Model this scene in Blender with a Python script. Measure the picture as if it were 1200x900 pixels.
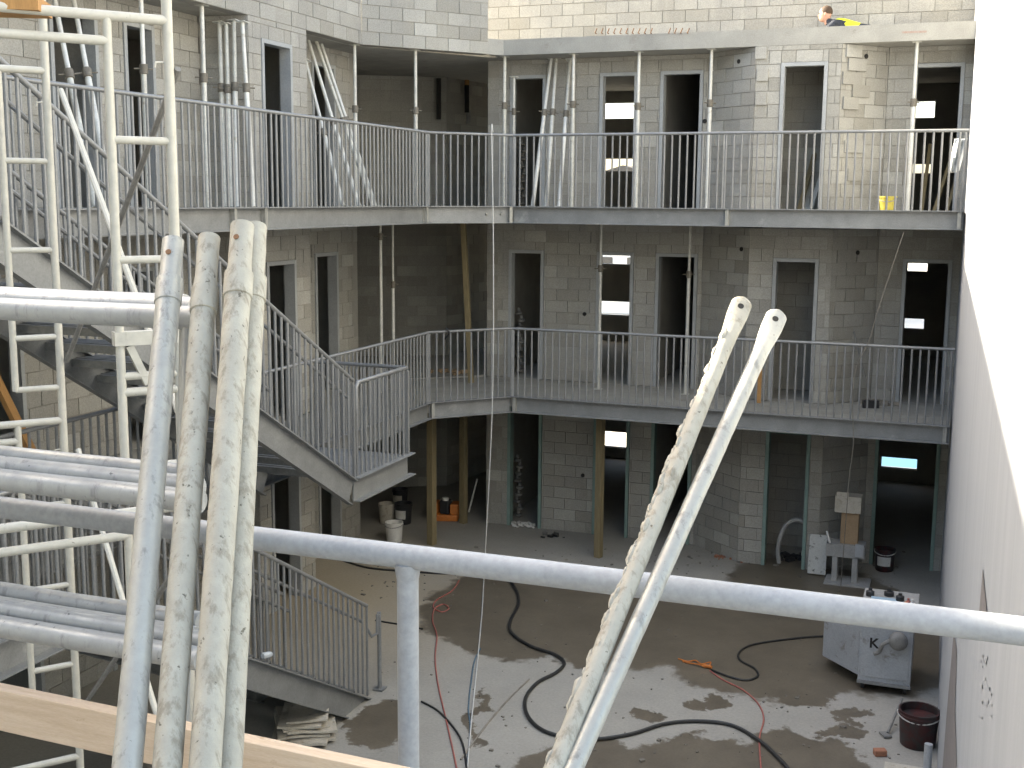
import bpy, math, random
from mathutils import Vector, Matrix
random.seed(11)
for o in list(bpy.data.objects): bpy.data.objects.remove(o)
scn = bpy.context.scene
C = scn.collection
V3 = Vector
R = math.radians

# ------------------------------------------------------------------ camera
F_PX, PITCH, ROLL, YAW = 1405.12, .1536, .0080, .3547
EYE = V3((0, 0, 5.85))
_fw = V3((-math.sin(YAW)*math.cos(PITCH), math.cos(YAW)*math.cos(PITCH), -math.sin(PITCH)))
_r = V3((math.cos(YAW), math.sin(YAW), 0)); _u = _r.cross(_fw)
_r2 = _r*math.cos(ROLL)+_u*math.sin(ROLL); _u2 = _r2.cross(_fw)
cd = bpy.data.cameras.new('camera'); cam = bpy.data.objects.new('camera', cd); C.objects.link(cam)
cd.sensor_width = 36; cd.lens = 36*F_PX/1200; cd.clip_end = 3000; cd.clip_start = .02
M = Matrix.Identity(4)
for i in range(3):
    M[i][0] = _r2[i]; M[i][1] = _u2[i]; M[i][2] = -_fw[i]; M[i][3] = EYE[i]
cam.matrix_world = M
scn.camera = cam
# ------------------------------------------------------------------ light
SUN_EL, SUN_AZ = R(33.5), R(-82)      # azimuth measured from +Y towards +X; sun stands to the left
w = bpy.data.worlds.new('World'); scn.world = w; w.use_nodes = True
nt = w.node_tree; nt.nodes.clear()
sky = nt.nodes.new('ShaderNodeTexSky'); sky.sky_type = 'NISHITA'; sky.sun_disc = False
sky.sun_elevation = SUN_EL; sky.sun_rotation = SUN_AZ
sky.air_density = .9; sky.dust_density = 3.0; sky.ozone_density = 1.0
bg = nt.nodes.new('ShaderNodeBackground'); bg.inputs[1].default_value = .13
wo = nt.nodes.new('ShaderNodeOutputWorld')
nt.links.new(sky.outputs[0], bg.inputs[0]); nt.links.new(bg.outputs[0], wo.inputs[0])
sd = bpy.data.lights.new('sun', 'SUN'); sd.energy = 4.0; sd.angle = R(.5); sd.color = (1, .95, .87)
so = bpy.data.objects.new('sun', sd); C.objects.link(so)
sdir = V3((math.sin(SUN_AZ)*math.cos(SUN_EL), math.cos(SUN_AZ)*math.cos(SUN_EL), math.sin(SUN_EL)))
so.rotation_euler = sdir.to_track_quat('Z', 'Y').to_euler(); so.location = sdir*60
scn.view_settings.view_transform = 'Standard'; scn.view_settings.look = 'None'
scn.view_settings.exposure = 2.75; scn.view_settings.gamma = 1
scn.view_settings.use_white_balance = True; scn.view_settings.white_balance_temperature = 7500; scn.view_settings.white_balance_tint = 7
scn.render.engine = 'CYCLES'
scn.render.resolution_x = 1024; scn.render.resolution_y = 768
scn.cycles.max_bounces = 8; scn.cycles.diffuse_bounces = 5

# ------------------------------------------------------------------ pixels of the photograph (1200 x 900) to places
def ray(x, y): return _fw+_r2*((x-600)/F_PX)+_u2*((450-y)/F_PX)
def Zp(x, y, z=0.):
    d = ray(x, y); return EYE+d*((z-EYE.z)/d.z)
def Up(x, y, u):
    d = ray(x, y); return EYE+d*(u/d.x)
def Vp(x, y, v):
    d = ray(x, y); return EYE+d*(v/d.y)
def Dp(x, y, dep): return EYE+ray(x, y)*dep
def Lp(x, y, a, b):          # vertical plane through plan points a, b
    n = V3((-(b[1]-a[1]), b[0]-a[0], 0)); d = ray(x, y)
    return EYE+d*((V3((a[0], a[1], EYE.z))-EYE).dot(n)/d.dot(n))
def proj(p):
    q = p-EYE; d = q.dot(_fw)
    return (600+F_PX*q.dot(_r2)/d, 450-F_PX*q.dot(_u2)/d, d)

# ------------------------------------------------------------------ mesh helpers
ORG = {}
def org(o): return ORG.get(o.name, V3((0, 0, 0))) if o else V3((0, 0, 0))
def tag(o, label=None, cat=None, group=None, kind=None):
    if label: o['label'] = label
    if cat: o['category'] = cat
    if group: o['group'] = group
    if kind: o['kind'] = kind
    return o
def thing(name, label, cat, loc, group=None):
    o = bpy.data.objects.new(name, None); C.objects.link(o); o.location = loc; o.empty_display_size = .1
    ORG[o.name] = V3(loc)
    return tag(o, label, cat, group)
class MB:
    def __init__(s): s.v = []; s.f = []
    def add(s, vs, fs):
        n = len(s.v); s.v += [V3(a) for a in vs]; s.f += [tuple(i+n for i in q) for q in fs]; return s
    def box(s, c, size, rot=None):
        h = [a/2 for a in size]; vs = []
        for z in (-1, 1):
            for y in (-1, 1):
                for x in (-1, 1):
                    p = V3((x*h[0], y*h[1], z*h[2]))
                    if rot is not None: p = rot @ p
                    vs.append(p+V3(c))
        return s.add(vs, [(0, 2, 3, 1), (4, 5, 7, 6), (0, 1, 5, 4), (2, 6, 7, 3), (0, 4, 6, 2), (1, 3, 7, 5)])
    def bx(s, x0, x1, y0, y1, z0, z1):
        return s.box(((x0+x1)/2, (y0+y1)/2, (z0+z1)/2), (abs(x1-x0), abs(y1-y0), abs(z1-z0)))
    def beam(s, a, b, wd, ht, up=(0, 0, 1)):
        a = V3(a); b = V3(b); d = b-a; L = d.length; d.normalize()
        x = d.cross(V3(up)).normalized(); z = x.cross(d)
        m = Matrix((x, d, z)).transposed()
        return s.box((a+b)/2, (wd, L, ht), m)
    def tube(s, pts, r, n=10, cap=True, closed=False):
        pts = [V3(p) for p in pts]; k = len(pts)
        rr = r if isinstance(r, (list, tuple)) else [r]*k
        base = len(s.v); t0 = (pts[1]-pts[0]).normalized()
        a = t0.orthogonal().normalized()
        for i, p in enumerate(pts):
            if i == 0: t = t0
            elif i == k-1: t = (pts[i]-pts[i-1]).normalized()
            else:
                t = ((pts[i+1]-pts[i]).normalized()+(pts[i]-pts[i-1]).normalized())
                t = t.normalized() if t.length > 1e-6 else t0
            a = (a-t*a.dot(t)).normalized(); b = t.cross(a)
            for j in range(n):
                an = 2*math.pi*j/n
                s.v.append(p+(a*math.cos(an)+b*math.sin(an))*rr[i])
        for i in range(k-1):
            for j in range(n):
                j2 = (j+1) % n
                s.f.append((base+i*n+j, base+i*n+j2, base+(i+1)*n+j2, base+(i+1)*n+j))
        if cap:
            s.f.append(tuple(base+j for j in reversed(range(n))))
            s.f.append(tuple(base+(k-1)*n+j for j in range(n)))
        return s
    def lathe(s, c, prof, n=20, axis=V3((0, 0, 1))):
        q = V3((0, 0, 1)).rotation_difference(axis); base = len(s.v)
        for r, z in prof:
            for j in range(n):
                an = 2*math.pi*j/n
                s.v.append(V3(c)+q @ V3((r*math.cos(an), r*math.sin(an), z)))
        for i in range(len(prof)-1):
            for j in range(n):
                j2 = (j+1) % n
                s.f.append((base+i*n+j, base+i*n+j2, base+(i+1)*n+j2, base+(i+1)*n+j))
        s.f.append(tuple(base+j for j in reversed(range(n))))
        s.f.append(tuple(base+(len(prof)-1)*n+j for j in range(n)))
        return s
    def prism(s, poly, z0, z1):
        n = len(poly)
        vs = [(p[0], p[1], z0) for p in poly]+[(p[0], p[1], z1) for p in poly]
        fs = [tuple(reversed(range(n))), tuple(range(n, 2*n))]
        fs += [(i, (i+1) % n, n+(i+1) % n, n+i) for i in range(n)]
        return s.add(vs, fs)
    def mesh(s, name, mat, origin=V3((0, 0, 0)), smooth=True, bevel=0):
        me = bpy.data.meshes.new(name)
        me.from_pydata([tuple(v-origin) for v in s.v], [], s.f)
        if smooth:
            me.polygons.foreach_set('use_smooth', [True]*len(me.polygons)); me.set_sharp_from_angle(angle=R(38))
        me.materials.append(mat); me.update()
        return me
    def build(s, name, mat, parent=None, smooth=True, label=None, cat=None, group=None, kind=None, bevel=0, at=None):
        o0 = V3(at) if at is not None else org(parent)
        me = s.mesh(name, mat, o0, smooth)
        o = bpy.data.objects.new(name, me); C.objects.link(o)
        if parent: o.parent = parent; o.location = o0-org(parent)
        else: o.location = o0
        ORG[o.name] = o0
        if bevel:
            b = o.modifiers.new('bevel', 'BEVEL'); b.width = bevel; b.segments = 2; b.limit_method = 'ANGLE'; b.angle_limit = R(40)
        return tag(o, label, cat, group, kind)
def inst(name, me, parent, loc, rotz=0, rot=None):
    o = bpy.data.objects.new(name, me); C.objects.link(o)
    if parent: o.parent = parent
    o.location = V3(loc)-org(parent)
    if rot is not None: o.rotation_mode = 'QUATERNION'; o.rotation_quaternion = rot
    else: o.rotation_euler = (0, 0, rotz)
    ORG[o.name] = V3(loc)
    return o
def smoothpath(pts, k=8):
    pts = [V3(p) for p in pts]; out = []
    P = [pts[0]*2-pts[1]]+pts+[pts[-1]*2-pts[-2]]
    for i in range(1, len(P)-2):
        a, b, c, d = P[i-1:i+3]
        for j in range(k):
            t = j/k
            out.append(.5*((2*b)+(c-a)*t+(2*a-5*b+4*c-d)*t*t+(3*b-a-3*c+d)*t**3))
    out.append(pts[-1]); return out

# ------------------------------------------------------------------ materials
def N(nt, typ, **kw):
    n = nt.nodes.new(typ)
    for k, v in kw.items():
        if k in n.inputs: n.inputs[k].default_value = v
        else: setattr(n, k, v)
    return n
def mixc(nt, fac, a, b, mode='MIX'):
    m = nt.nodes.new('ShaderNodeMix'); m.data_type = 'RGBA'; m.blend_type = mode
    for s, v in ((0, fac), (6, a), (7, b)):
        if isinstance(v, (int, float)): m.inputs[s].default_value = v
        elif isinstance(v, (tuple, list)): m.inputs[s].default_value = (*v[:3], 1)
        else: nt.links.new(v, m.inputs[s])
    return m.outputs[2]
def ramp(nt, val, stops):
    r = nt.nodes.new('ShaderNodeValToRGB'); e = r.color_ramp.elements
    while len(e) < len(stops): e.new(.5)
    for i, (p, c) in enumerate(stops):
        e[i].position = p; e[i].color = (c, c, c, 1) if isinstance(c, (int, float)) else (*c, 1)
    nt.links.new(val, r.inputs[0]); return r.outputs[0]
def noise(nt, co, sc, det=4, rough=.6, dist=0):
    n = N(nt, 'ShaderNodeTexNoise'); n.inputs['Scale'].default_value = sc; n.inputs['Detail'].default_value = det
    n.inputs['Roughness'].default_value = rough; n.inputs['Distortion'].default_value = dist
    nt.links.new(co, n.inputs['Vector']); return n.outputs[0]
def mapping(nt, co, sc):
    m = N(nt, 'ShaderNodeMapping'); m.inputs['Scale'].default_value = sc; nt.links.new(co, m.inputs[0]); return m.outputs[0]
def base_mat(name):
    m = bpy.data.materials.new(name); m.use_nodes = True; nt = m.node_tree
    b = nt.nodes['Principled BSDF']; g = N(nt, 'ShaderNodeNewGeometry')
    return m, nt, b, g.outputs['Position']
def bump(nt, b, h, strength=.3, dist=.01):
    n = N(nt, 'ShaderNodeBump'); n.inputs['Strength'].default_value = strength; n.inputs['Distance'].default_value = dist
    nt.links.new(h, n.inputs['Height']); nt.links.new(n.outputs[0], b.inputs['Normal'])
def mat(name, c1, c2=None, rough=.6, metal=0., scale=8, bmp=.15, rnd=0., stain=None, stain_scale=2.5, stain_at=.62, fine=60, stretch=None, rough2=None):
    m, nt, b, P = base_mat(name)
    c2 = c2 or tuple(x*.75 for x in c1)
    co = mapping(nt, P, stretch) if stretch else P
    f = ramp(nt, noise(nt, co, scale, 5, .65), [(.32, 0), (.68, 1)])
    col = mixc(nt, f, c1, c2)
    fn = noise(nt, co, fine, 3, .6)
    col = mixc(nt, .22, col, ramp(nt, fn, [(.3, .25), (.7, .75)]), 'OVERLAY')
    if stain:
        sm = ramp(nt, noise(nt, P, stain_scale, 5, .7, .4), [(stain_at-.06, 0), (stain_at+.06, 1)])
        col = mixc(nt, sm, col, stain)
    if rnd:
        oi = N(nt, 'ShaderNodeObjectInfo')
        col = mixc(nt, rnd, col, ramp(nt, oi.outputs['Random'], [(0, .12), (1, .88)]), 'OVERLAY')
    nt.links.new(col, b.inputs['Base Color'])
    b.inputs['Metallic'].default_value = metal
    if rough2 is not None:
        rr = N(nt, 'ShaderNodeMapRange'); rr.inputs[3].default_value = rough; rr.inputs[4].default_value = rough2
        nt.links.new(f, rr.inputs[0]); nt.links.new(rr.outputs[0], b.inputs['Roughness'])
    else: b.inputs['Roughness'].default_value = rough
    if bmp: bump(nt, b, fn, bmp, .006)
    return m
def block_mat(name, attr):
    m, nt, b, P = base_mat(name)
    if attr:
        a = N(nt, 'ShaderNodeAttribute'); a.attribute_name = 'tone'; t = a.outputs['Fac']
    else:
        a = N(nt, 'ShaderNodeObjectInfo'); t = a.outputs['Random']
    col = ramp(nt, t, [(0, (.28, .262, .222)), (.25, (.34, .322, .278)), (.75, (.385, .368, .325)), (1, (.44, .424, .38))])
    big = ramp(nt, noise(nt, P, .9, 4, .6), [(.35, 0), (.7, 1)])
    col = mixc(nt, big, col, (.30, .29, .265))
    dr = ramp(nt, noise(nt, mapping(nt, P, (3, 3, .5)), 2.0, 4, .7), [(.55, 0), (.75, 1)])
    dm = N(nt, 'ShaderNodeMath', operation='MULTIPLY'); dm.inputs[1].default_value = .45; nt.links.new(dr, dm.inputs[0])
    col = mixc(nt, dm.outputs[0], col, (.43, .41, .36))
    fn = noise(nt, P, 70, 4, .75)
    col = mixc(nt, .4, col, ramp(nt, fn, [(.3, .2), (.7, .8)]), 'OVERLAY')
    nt.links.new(col, b.inputs['Base Color']); b.inputs['Roughness'].default_value = .95
    bump(nt, b, fn, .5, .008); return m
M_block = block_mat('block', False); M_blockS = block_mat('blockwork', True)
M_mortar = mat('mortar', (.315, .30, .265), (.26, .245, .215), .95, scale=3, bmp=.3)
M_conc = mat('concrete', (.38, .365, .325), (.29, .28, .25), .9, scale=2.2, bmp=.3, stain=(.24, .22, .19), stain_at=.66)
M_in = mat('interior', (.37, .355, .32), (.30, .285, .255), .95, scale=2, bmp=.2)
M_beam = mat('galvanised_beam', (.265, .27, .265), (.205, .208, .205), .55, .25, scale=3.5, bmp=.05, stain=(.35, .35, .335), stain_at=.68)
M_rail = mat('galvanised_rail', (.27, .273, .27), (.22, .222, .22), .5, .3, scale=6, bmp=.03)
M_grey = mat('grey_paint_pipe', (.335, .345, .355), (.29, .30, .312), .42, .0, scale=5, bmp=.05, stain=(.55, .55, .53), stain_scale=7, stain_at=.72, rough2=.55)
def tube_mat(name, c1, c2, dark, rough, metal, bmp, dark_at=.60, spots=.70):
    m, nt, b, P = base_mat(name)
    f = ramp(nt, noise(nt, P, 16, 5, .7), [(.3, 0), (.7, 1)])
    col = mixc(nt, f, c1, c2)
    sv = noise(nt, mapping(nt, P, (26, 26, 2.2)), 1.6, 5, .7)           # long runs down the tube
    col = mixc(nt, ramp(nt, sv, [(dark_at, 0), (dark_at+.12, .8)]), col, dark)
    sp = noise(nt, P, 55, 3, .6)
    col = mixc(nt, ramp(nt, sp, [(spots, 0), (spots+.04, 1)]), col, tuple(x*.55 for x in dark))
    nt.links.new(col, b.inputs['Base Color']); b.inputs['Metallic'].default_value = metal
    rr = N(nt, 'ShaderNodeMapRange'); rr.inputs[3].default_value = rough-.1; rr.inputs[4].default_value = rough+.15
    nt.links.new(f, rr.inputs[0]); nt.links.new(rr.outputs[0], b.inputs['Roughness'])
    bump(nt, b, noise(nt, P, 40, 4, .7), bmp, .004); return m
M_galv = tube_mat('galvanised_tube', (.39, .38, .335), (.315, .31, .285), (.20, .194, .175), .45, .2, .25, .54)
M_galvw = tube_mat('cement_crusted_tube', (.40, .375, .31), (.32, .30, .25), (.215, .19, .145), .7, .0, .5, .52, .67)
M_galvb = tube_mat('scaffold_tube', (.40, .405, .39), (.315, .32, .315), (.22, .222, .22), .42, .3, .2, .56)
M_tower = tube_mat('white_scaffold_tube', (.52, .50, .435), (.43, .415, .365), (.29, .265, .215), .5, .05, .2, .62, .72)
M_darkb = mat('dark_brace', (.24, .235, .22), (.17, .165, .155), .6, .2, scale=8)
M_prop = mat('prop_tube', (.66, .65, .59), (.52, .51, .47), .5, .15, scale=9, stain=(.38, .33, .25), stain_scale=7, stain_at=.66, rnd=.2)
M_collar = mat('prop_collar', (.22, .2, .165), (.15, .13, .1), .7, .2, scale=20)
M_frame = mat('door_frame', (.38, .39, .39), (.32, .33, .33), .5, .0, scale=3)
M_teal = mat('door_frame_primer', (.22, .31, .275), (.17, .25, .225), .6, .0, scale=3)
M_wood = mat('pale_timber', (.66, .51, .37), (.55, .40, .27), .8, scale=4, stretch=(1, 14, 14), stain=(.34, .19, .1), stain_scale=9, stain_at=.7)
M_post = mat('timber_post', (.25, .2, .11), (.18, .14, .075), .85, scale=5, stretch=(10, 10, 1))
M_orangewood = mat('orange_timber', (.47, .25, .09), (.36, .19, .07), .85, scale=5, stretch=(10, 10, 1))
M_hose = mat('black_hose', (.018, .018, .018), (.03, .03, .028), .45, scale=12, bmp=.1)
M_red = mat('red_cord', (.42, .14, .11), (.32, .10, .08), .6, scale=20)
M_orange = mat('orange_plastic', (.62, .2, .04), (.5, .15, .03), .5, scale=10)
M_cord = mat('white_rope', (.62, .61, .57), (.5, .49, .46), .8, scale=30)
M_bluecord = mat('blue_cord', (.10, .17, .22), (.07, .12, .15), .7, scale=30)
M_white = mat('white_plastic', (.70, .69, .66), (.58, .57, .54), .5, scale=6, stain=(.2, .18, .15), stain_scale=9, stain_at=.66)
M_black = mat('black_plastic', (.022, .022, .024), (.035, .035, .035), .45, scale=7, stain=(.2, .19, .17), stain_scale=12, stain_at=.72)
M_darkred = mat('dark_red', (.06, .014, .013), (.035, .01, .01), .45, scale=7, stain=(.03, .025, .025), stain_scale=7, stain_at=.5)
M_yellow = mat('yellow_plastic', (.42, .36, .06), (.34, .29, .05), .5, scale=8)
M_card = mat('cardboard', (.36, .25, .15), (.29, .2, .12), .9, scale=5)
M_paper = mat('pale_board', (.52, .48, .41), (.42, .38, .31), .9, scale=5, stain=(.3, .25, .19), stain_scale=8)
M_boardw = mat('spattered_board', (.55, .55, .52), (.46, .46, .43), .8, scale=5, stain=(.1, .095, .085), stain_scale=13, stain_at=.63)
M_pump = mat('pump_paint', (.40, .415, .43), (.32, .335, .35), .5, .1, scale=3, stain=(.22, .21, .19), stain_scale=5, stain_at=.62)
M_pumptop = mat('pump_blue_tray', (.42, .56, .66), (.34, .48, .58), .4, scale=4)
M_bench = mat('grey_bench', (.36, .355, .34), (.28, .275, .26), .85, scale=4)
M_rubble = mat('rubble', (.30, .27, .23), (.2, .18, .15), .95, scale=8, rnd=.4)
M_brick = mat('brick_bit', (.38, .17, .1), (.3, .13, .08), .9, scale=12)
M_plastic = mat('clear_plastic_sheet', (.5, .53, .55), (.4, .43, .45), .25, scale=6)
M_skin = mat('skin', (.52, .3, .22), (.46, .25, .18), .6, scale=10)
M_hair = mat('brown_hair', (.07, .04, .022), (.045, .026, .015), .8, scale=50)
M_vest = mat('hivis', (.75, .78, .04), (.65, .7, .03), .7, scale=10)
M_navy = mat('navy_cloth', (.03, .035, .05), (.02, .025, .035), .9, scale=10)
M_hole = mat('hole', (.03, .025, .02), (.02, .02, .02), .9)
M_rust = mat('rust', (.2, .1, .05), (.13, .07, .035), .9, scale=30)
M_tread = mat('tread_plate', (.28, .283, .28), (.20, .203, .20), .55, .25, scale=5, fine=35, bmp=.6)

# white wall: smooth pale concrete with faint vertical streaks
M_wall, nt, b, P = base_mat('pale_wall')
st = ramp(nt, noise(nt, mapping(nt, P, (1, 2.2, .16)), 3.0, 5, .7), [(.35, 0), (.72, 1)])
col = mixc(nt, st, (.36, .38, .405), (.30, .32, .345))
sp = ramp(nt, noise(nt, mapping(nt, P, (1, 3, 1.2)), 5, 5, .8), [(.68, 0), (.76, 1)])
col = mixc(nt, sp, col, (.25, .258, .262))
fn = noise(nt, P, 45, 4, .7); nt.links.new(col, b.inputs['Base Color']); b.inputs['Roughness'].default_value = .8
bump(nt, b, fn, .25, .006)

# courtyard slab: dry pale concrete with wet patches
M_ground, nt, b, P = base_mat('courtyard_slab')
def wet_shape(pxs):
    out = []
    for x, y, rx, ry in pxs:
        c = Zp(x, y); a = Zp(x+rx, y); d = Zp(x, y-ry)
        out.append((c, a-c, d-c))
    return out
WET = wet_shape([(600, 715, 105, 48), (735, 725, 150, 50), (880, 750, 130, 58), (975, 720, 120, 70), (640, 755, 60, 16), (910, 800, 90, 14),
                 (690, 905, 90, 34), (830, 905, 95, 44), (940, 890, 75, 36), (815, 826, 13, 8), (842, 823, 20, 9), (985, 842, 16, 8), (990, 858, 20, 8), (445, 850, 42, 30),
                 (760, 838, 22, 7), (560, 840, 8, 34), (1010, 838, 18, 5), (645, 720, 120, 30), (550, 735, 40, 20), (945, 812, 40, 18)])
n3 = N(nt, 'ShaderNodeTexNoise'); n3.inputs['Scale'].default_value = 1.9; n3.inputs['Detail'].default_value = 7; n3.inputs['Roughness'].default_value = .68
nt.links.new(P, n3.inputs['Vector'])
sub = N(nt, 'ShaderNodeVectorMath', operation='SUBTRACT'); nt.links.new(n3.outputs['Color'], sub.inputs[0]); sub.inputs[1].default_value = (.5, .5, .5)
scl = N(nt, 'ShaderNodeVectorMath', operation='MULTIPLY'); nt.links.new(sub.outputs[0], scl.inputs[0]); scl.inputs[1].default_value = (.95, 1.3, 0)
wp = N(nt, 'ShaderNodeVectorMath', operation='ADD'); nt.links.new(P, wp.inputs[0]); nt.links.new(scl.outputs[0], wp.inputs[1])
best = None
for c, ax, ay in WET:
    mp = N(nt, 'ShaderNodeMapping'); mp.vector_type = 'TEXTURE'
    mp.inputs['Location'].default_value = (c.x, c.y, 0)
    mp.inputs['Rotation'].default_value = (0, 0, math.atan2(ax.y, ax.x)); mp.inputs['Scale'].default_value = (ax.length, abs(ay.length*math.sin(math.atan2(ay.y, ay.x)-math.atan2(ax.y, ax.x))), 1)
    nt.links.new(wp.outputs[0], mp.inputs[0])
    fl = N(nt, 'ShaderNodeVectorMath', operation='MULTIPLY'); nt.links.new(mp.outputs[0], fl.inputs[0]); fl.inputs[1].default_value = (1, 1, 0)
    ln = N(nt, 'ShaderNodeVectorMath', operation='LENGTH'); nt.links.new(fl.outputs[0], ln.inputs[0])
    if best is None: best = ln.outputs['Value']
    else:
        mn = N(nt, 'ShaderNodeMath', operation='MINIMUM'); nt.links.new(best, mn.inputs[0]); nt.links.new(ln.outputs['Value'], mn.inputs[1]); best = mn.outputs[0]
wet = ramp(nt, best, [(.93, 1), (1.0, 0)])
dry = mixc(nt, ramp(nt, noise(nt, P, .8, 5, .65), [(.35, 0), (.7, 1)]), (.335, .317, .28), (.275, .26, .228))
dry = mixc(nt, ramp(nt, noise(nt, P, 5, 5, .75), [(.60, 0), (.80, 1)]), dry, (.33, .31, .27))
tan = N(nt, 'ShaderNodeVectorMath', operation='DISTANCE'); nt.links.new(wp.outputs[0], tan.inputs[0]); tan.inputs[1].default_value = tuple(Zp(400, 700))
td = N(nt, 'ShaderNodeMath', operation='MULTIPLY'); nt.links.new(tan.outputs['Value'], td.inputs[0]); td.inputs[1].default_value = .28
dry = mixc(nt, ramp(nt, td.outputs[0], [(.0, .9), (1., 0)]), dry, (.36, .295, .2))
wc = mixc(nt, ramp(nt, noise(nt, P, 1.6, 5, .7), [(.3, 0), (.75, 1)]), (.105, .086, .062), (.16, .135, .098))
col = mixc(nt, wet, dry, wc)
fn = noise(nt, P, 30, 5, .75); col = mixc(nt, .25, col, ramp(nt, fn, [(.3, .25), (.7, .75)]), 'OVERLAY')
nt.links.new(col, b.inputs['Base Color'])
rr = N(nt, 'ShaderNodeMapRange'); rr.inputs[3].default_value = .9; rr.inputs[4].default_value = .42; nt.links.new(wet, rr.inputs[0]); nt.links.new(rr.outputs[0], b.inputs['Roughness'])
bump(nt, b, fn, .25, .008)
M_outside = mat('outside_ground', (.42, .41, .37), (.34, .33, .29), .95, scale=.3, bmp=0)

# ------------------------------------------------------------------ levels and plan (metres)
Z1, Z2 = 2.729, 5.729          # tops of the edge beams
F1, F2, F3 = 2.705, 5.705, 8.43
S3 = 8.18                      # soffit of the top slab
HB = .262                      # edge beam height
UE, VE = -7.535, 17.73         # balcony edges
CC, BB, AA = (UE, 16.69), (-6.58, VE), (.025, VE)
UP_, UR = -8.85, -9.55         # left wing: pier plane, recessed plane
VP_, VR = 19.05, 19.75         # back wing: pier plane, recessed plane
def wall_u(v): return .26-.012*v

# ------------------------------------------------------------------ ground
g = MB(); g.bx(-400, 400, -300, 500, -.3, -.012); g.build('ground', M_outside, kind='structure', smooth=False)
g = MB(); g.bx(-12, 1.2, -6, 27, -.2, 0); g.build('courtyard_slab', M_ground, kind='structure', smooth=False)

# ------------------------------------------------------------------ block walls
def rsub(rects, o):
    out = []
    for (a, b_, c, d) in rects:
        x0, x1, z0, z1 = o
        if x1 <= a or x0 >= b_ or z1 <= c or z0 >= d: out.append((a, b_, c, d)); continue
        if x0 > a: out.append((a, x0, c, d))
        if x1 < b_: out.append((x1, b_, c, d))
        m0, m1 = max(a, x0), min(b_, x1)
        if z0 > c: out.append((m0, m1, c, z0))
        if z1 < d: out.append((m0, m1, z1, d))
    return out
class Bld:
    def __init__(s, name, label, loc):
        s.t = thing(name, label, 'building', loc); s.pieces = []; s.core = MB(); s.n = 0
    def wall(s, p0, p1, z0, z1, openings=(), thick=.19, zb=None, proud=.0):
        """outer face on the left-hand side of p0->p1 when looking from above is the INSIDE; outside is to the right"""
        a = V3((p0[0], p0[1], 0)); b = V3((p1[0], p1[1], 0)); d = b-a; L = d.length; d.normalize()
        n = V3((d.y, -d.x, 0))
        ang = math.atan2(d.y, d.x)
        rs = [(0, L, z0, z1)]
        for o in openings: rs = rsub(rs, o)
        rot = Matrix.Rotation(ang, 3, 'Z')
        for (x0, x1, c, e) in rs:
            s.core.box(a+d*((x0+x1)/2)-n*(thick/2+.012)+V3((0, 0, (c+e)/2)), (x1-x0, thick, e-c), rot)
        zb = z0 if zb is None else zb
        k0 = int(math.floor((z0-zb)/.2+1e-6)); k = k0
        off0 = random.choice((0, .1))
        while zb+k*.2 < z1-.02:
            c = max(zb+k*.2, z0); e = min(zb+(k+1)*.2, z1)
            x = -off0-(.2 if k % 2 else 0)
            while x < L:
                rr_ = [(max(x, 0), min(x+.4, L), c, e)]
                if rr_[0][1]-rr_[0][0] > .02:
                    for o in openings: rr_ = rsub(rr_, o)
                    for q in rr_:
                        if q[1]-q[0] > .025 and q[3]-q[2] > .03:
                            s.pieces.append((a+d*((q[0]+q[1])/2)+V3((0, 0, (q[2]+q[3])/2)), q[1]-q[0]-.009, q[3]-q[2]-.009, ang, n))
                x += .4
            k += 1
    def finish(s):
        s.core.build('wall_core', M_mortar, s.t, smooth=False)
        sc = []
        for i, (c, w_, h, ang, n) in enumerate(s.pieces):
            p = proj(c); vis = (-20 < p[0] < 1220 and -20 < p[1] < 920 and p[2] > 0)
            cosv = max(0, n.dot((EYE-c).normalized()))
            hid = 1.0
            if c.z < 2.4: hid = .35
            sc.append((w_*h*cosv/(p[2]**2)*hid if vis else 0, i))
        sc.sort(reverse=True)
        top = set(i for v, i in sc[:300] if v > 0); cache = {}
        vs = []; fs = []; tones = []
        for i, (c, w_, h, ang, n) in enumerate(s.pieces):
            dep = .022+random.uniform(-.003, .003)
            pos = c-n*.012
            if i in top:
                key = (round(w_, 2), round(h, 2))
                if key not in cache: cache[key] = MB().box((0, 0, 0), (key[0], .024, key[1])).mesh('block', M_block, smooth=False)
                inst('block', cache[key], s.t, pos+n*random.uniform(-.003, .004), ang)
            else:
                m = MB().box(pos+n*random.uniform(-.003, .004), (w_, .024, h), Matrix.Rotation(ang, 3, 'Z'))
                k = len(vs); vs += [tuple(v-org(s.t)) for v in m.v]; fs += [tuple(j+k for j in f) for f in m.f]; tones += [random.random()]*6
        me = bpy.data.meshes.new('blockwork'); me.from_pydata(vs, [], fs); me.materials.append(M_blockS)
        at = me.attributes.new('tone', 'FLOAT', 'FACE'); at.data.foreach_set('value', tones)
        o = bpy.data.objects.new('blockwork', me); C.objects.link(o); o.parent = s.t; tag(o, kind='stuff')
def door_frame(bld, p0, p1, z0, z1, mt, w_=.055, dep=.17, outward=.02):
    """steel jambs and head round an opening between plan points p0, p1 (outer face)"""
    a = V3((*p0, 0)); b = V3((*p1, 0)); d = (b-a).normalized(); n = V3((d.y, -d.x, 0)); rot = Matrix.Rotation(math.atan2(d.y, d.x), 3, 'Z')
    m = MB(); L = (b-a).length
    for q in (w_/2+.002, L-w_/2-.002): m.box(a+d*q-n*(dep/2-outward)+V3((0, 0, (z0+z1)/2)), (w_, dep, z1-z0-.004), rot)
    m.box(a+d*L/2-n*(dep/2-outward)+V3((0, 0, z1-w_/2-.002)), (L-2*w_-.006, dep-.004, w_), rot)
    m.build('door_frame', mt, bld.t, smooth=False)

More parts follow.
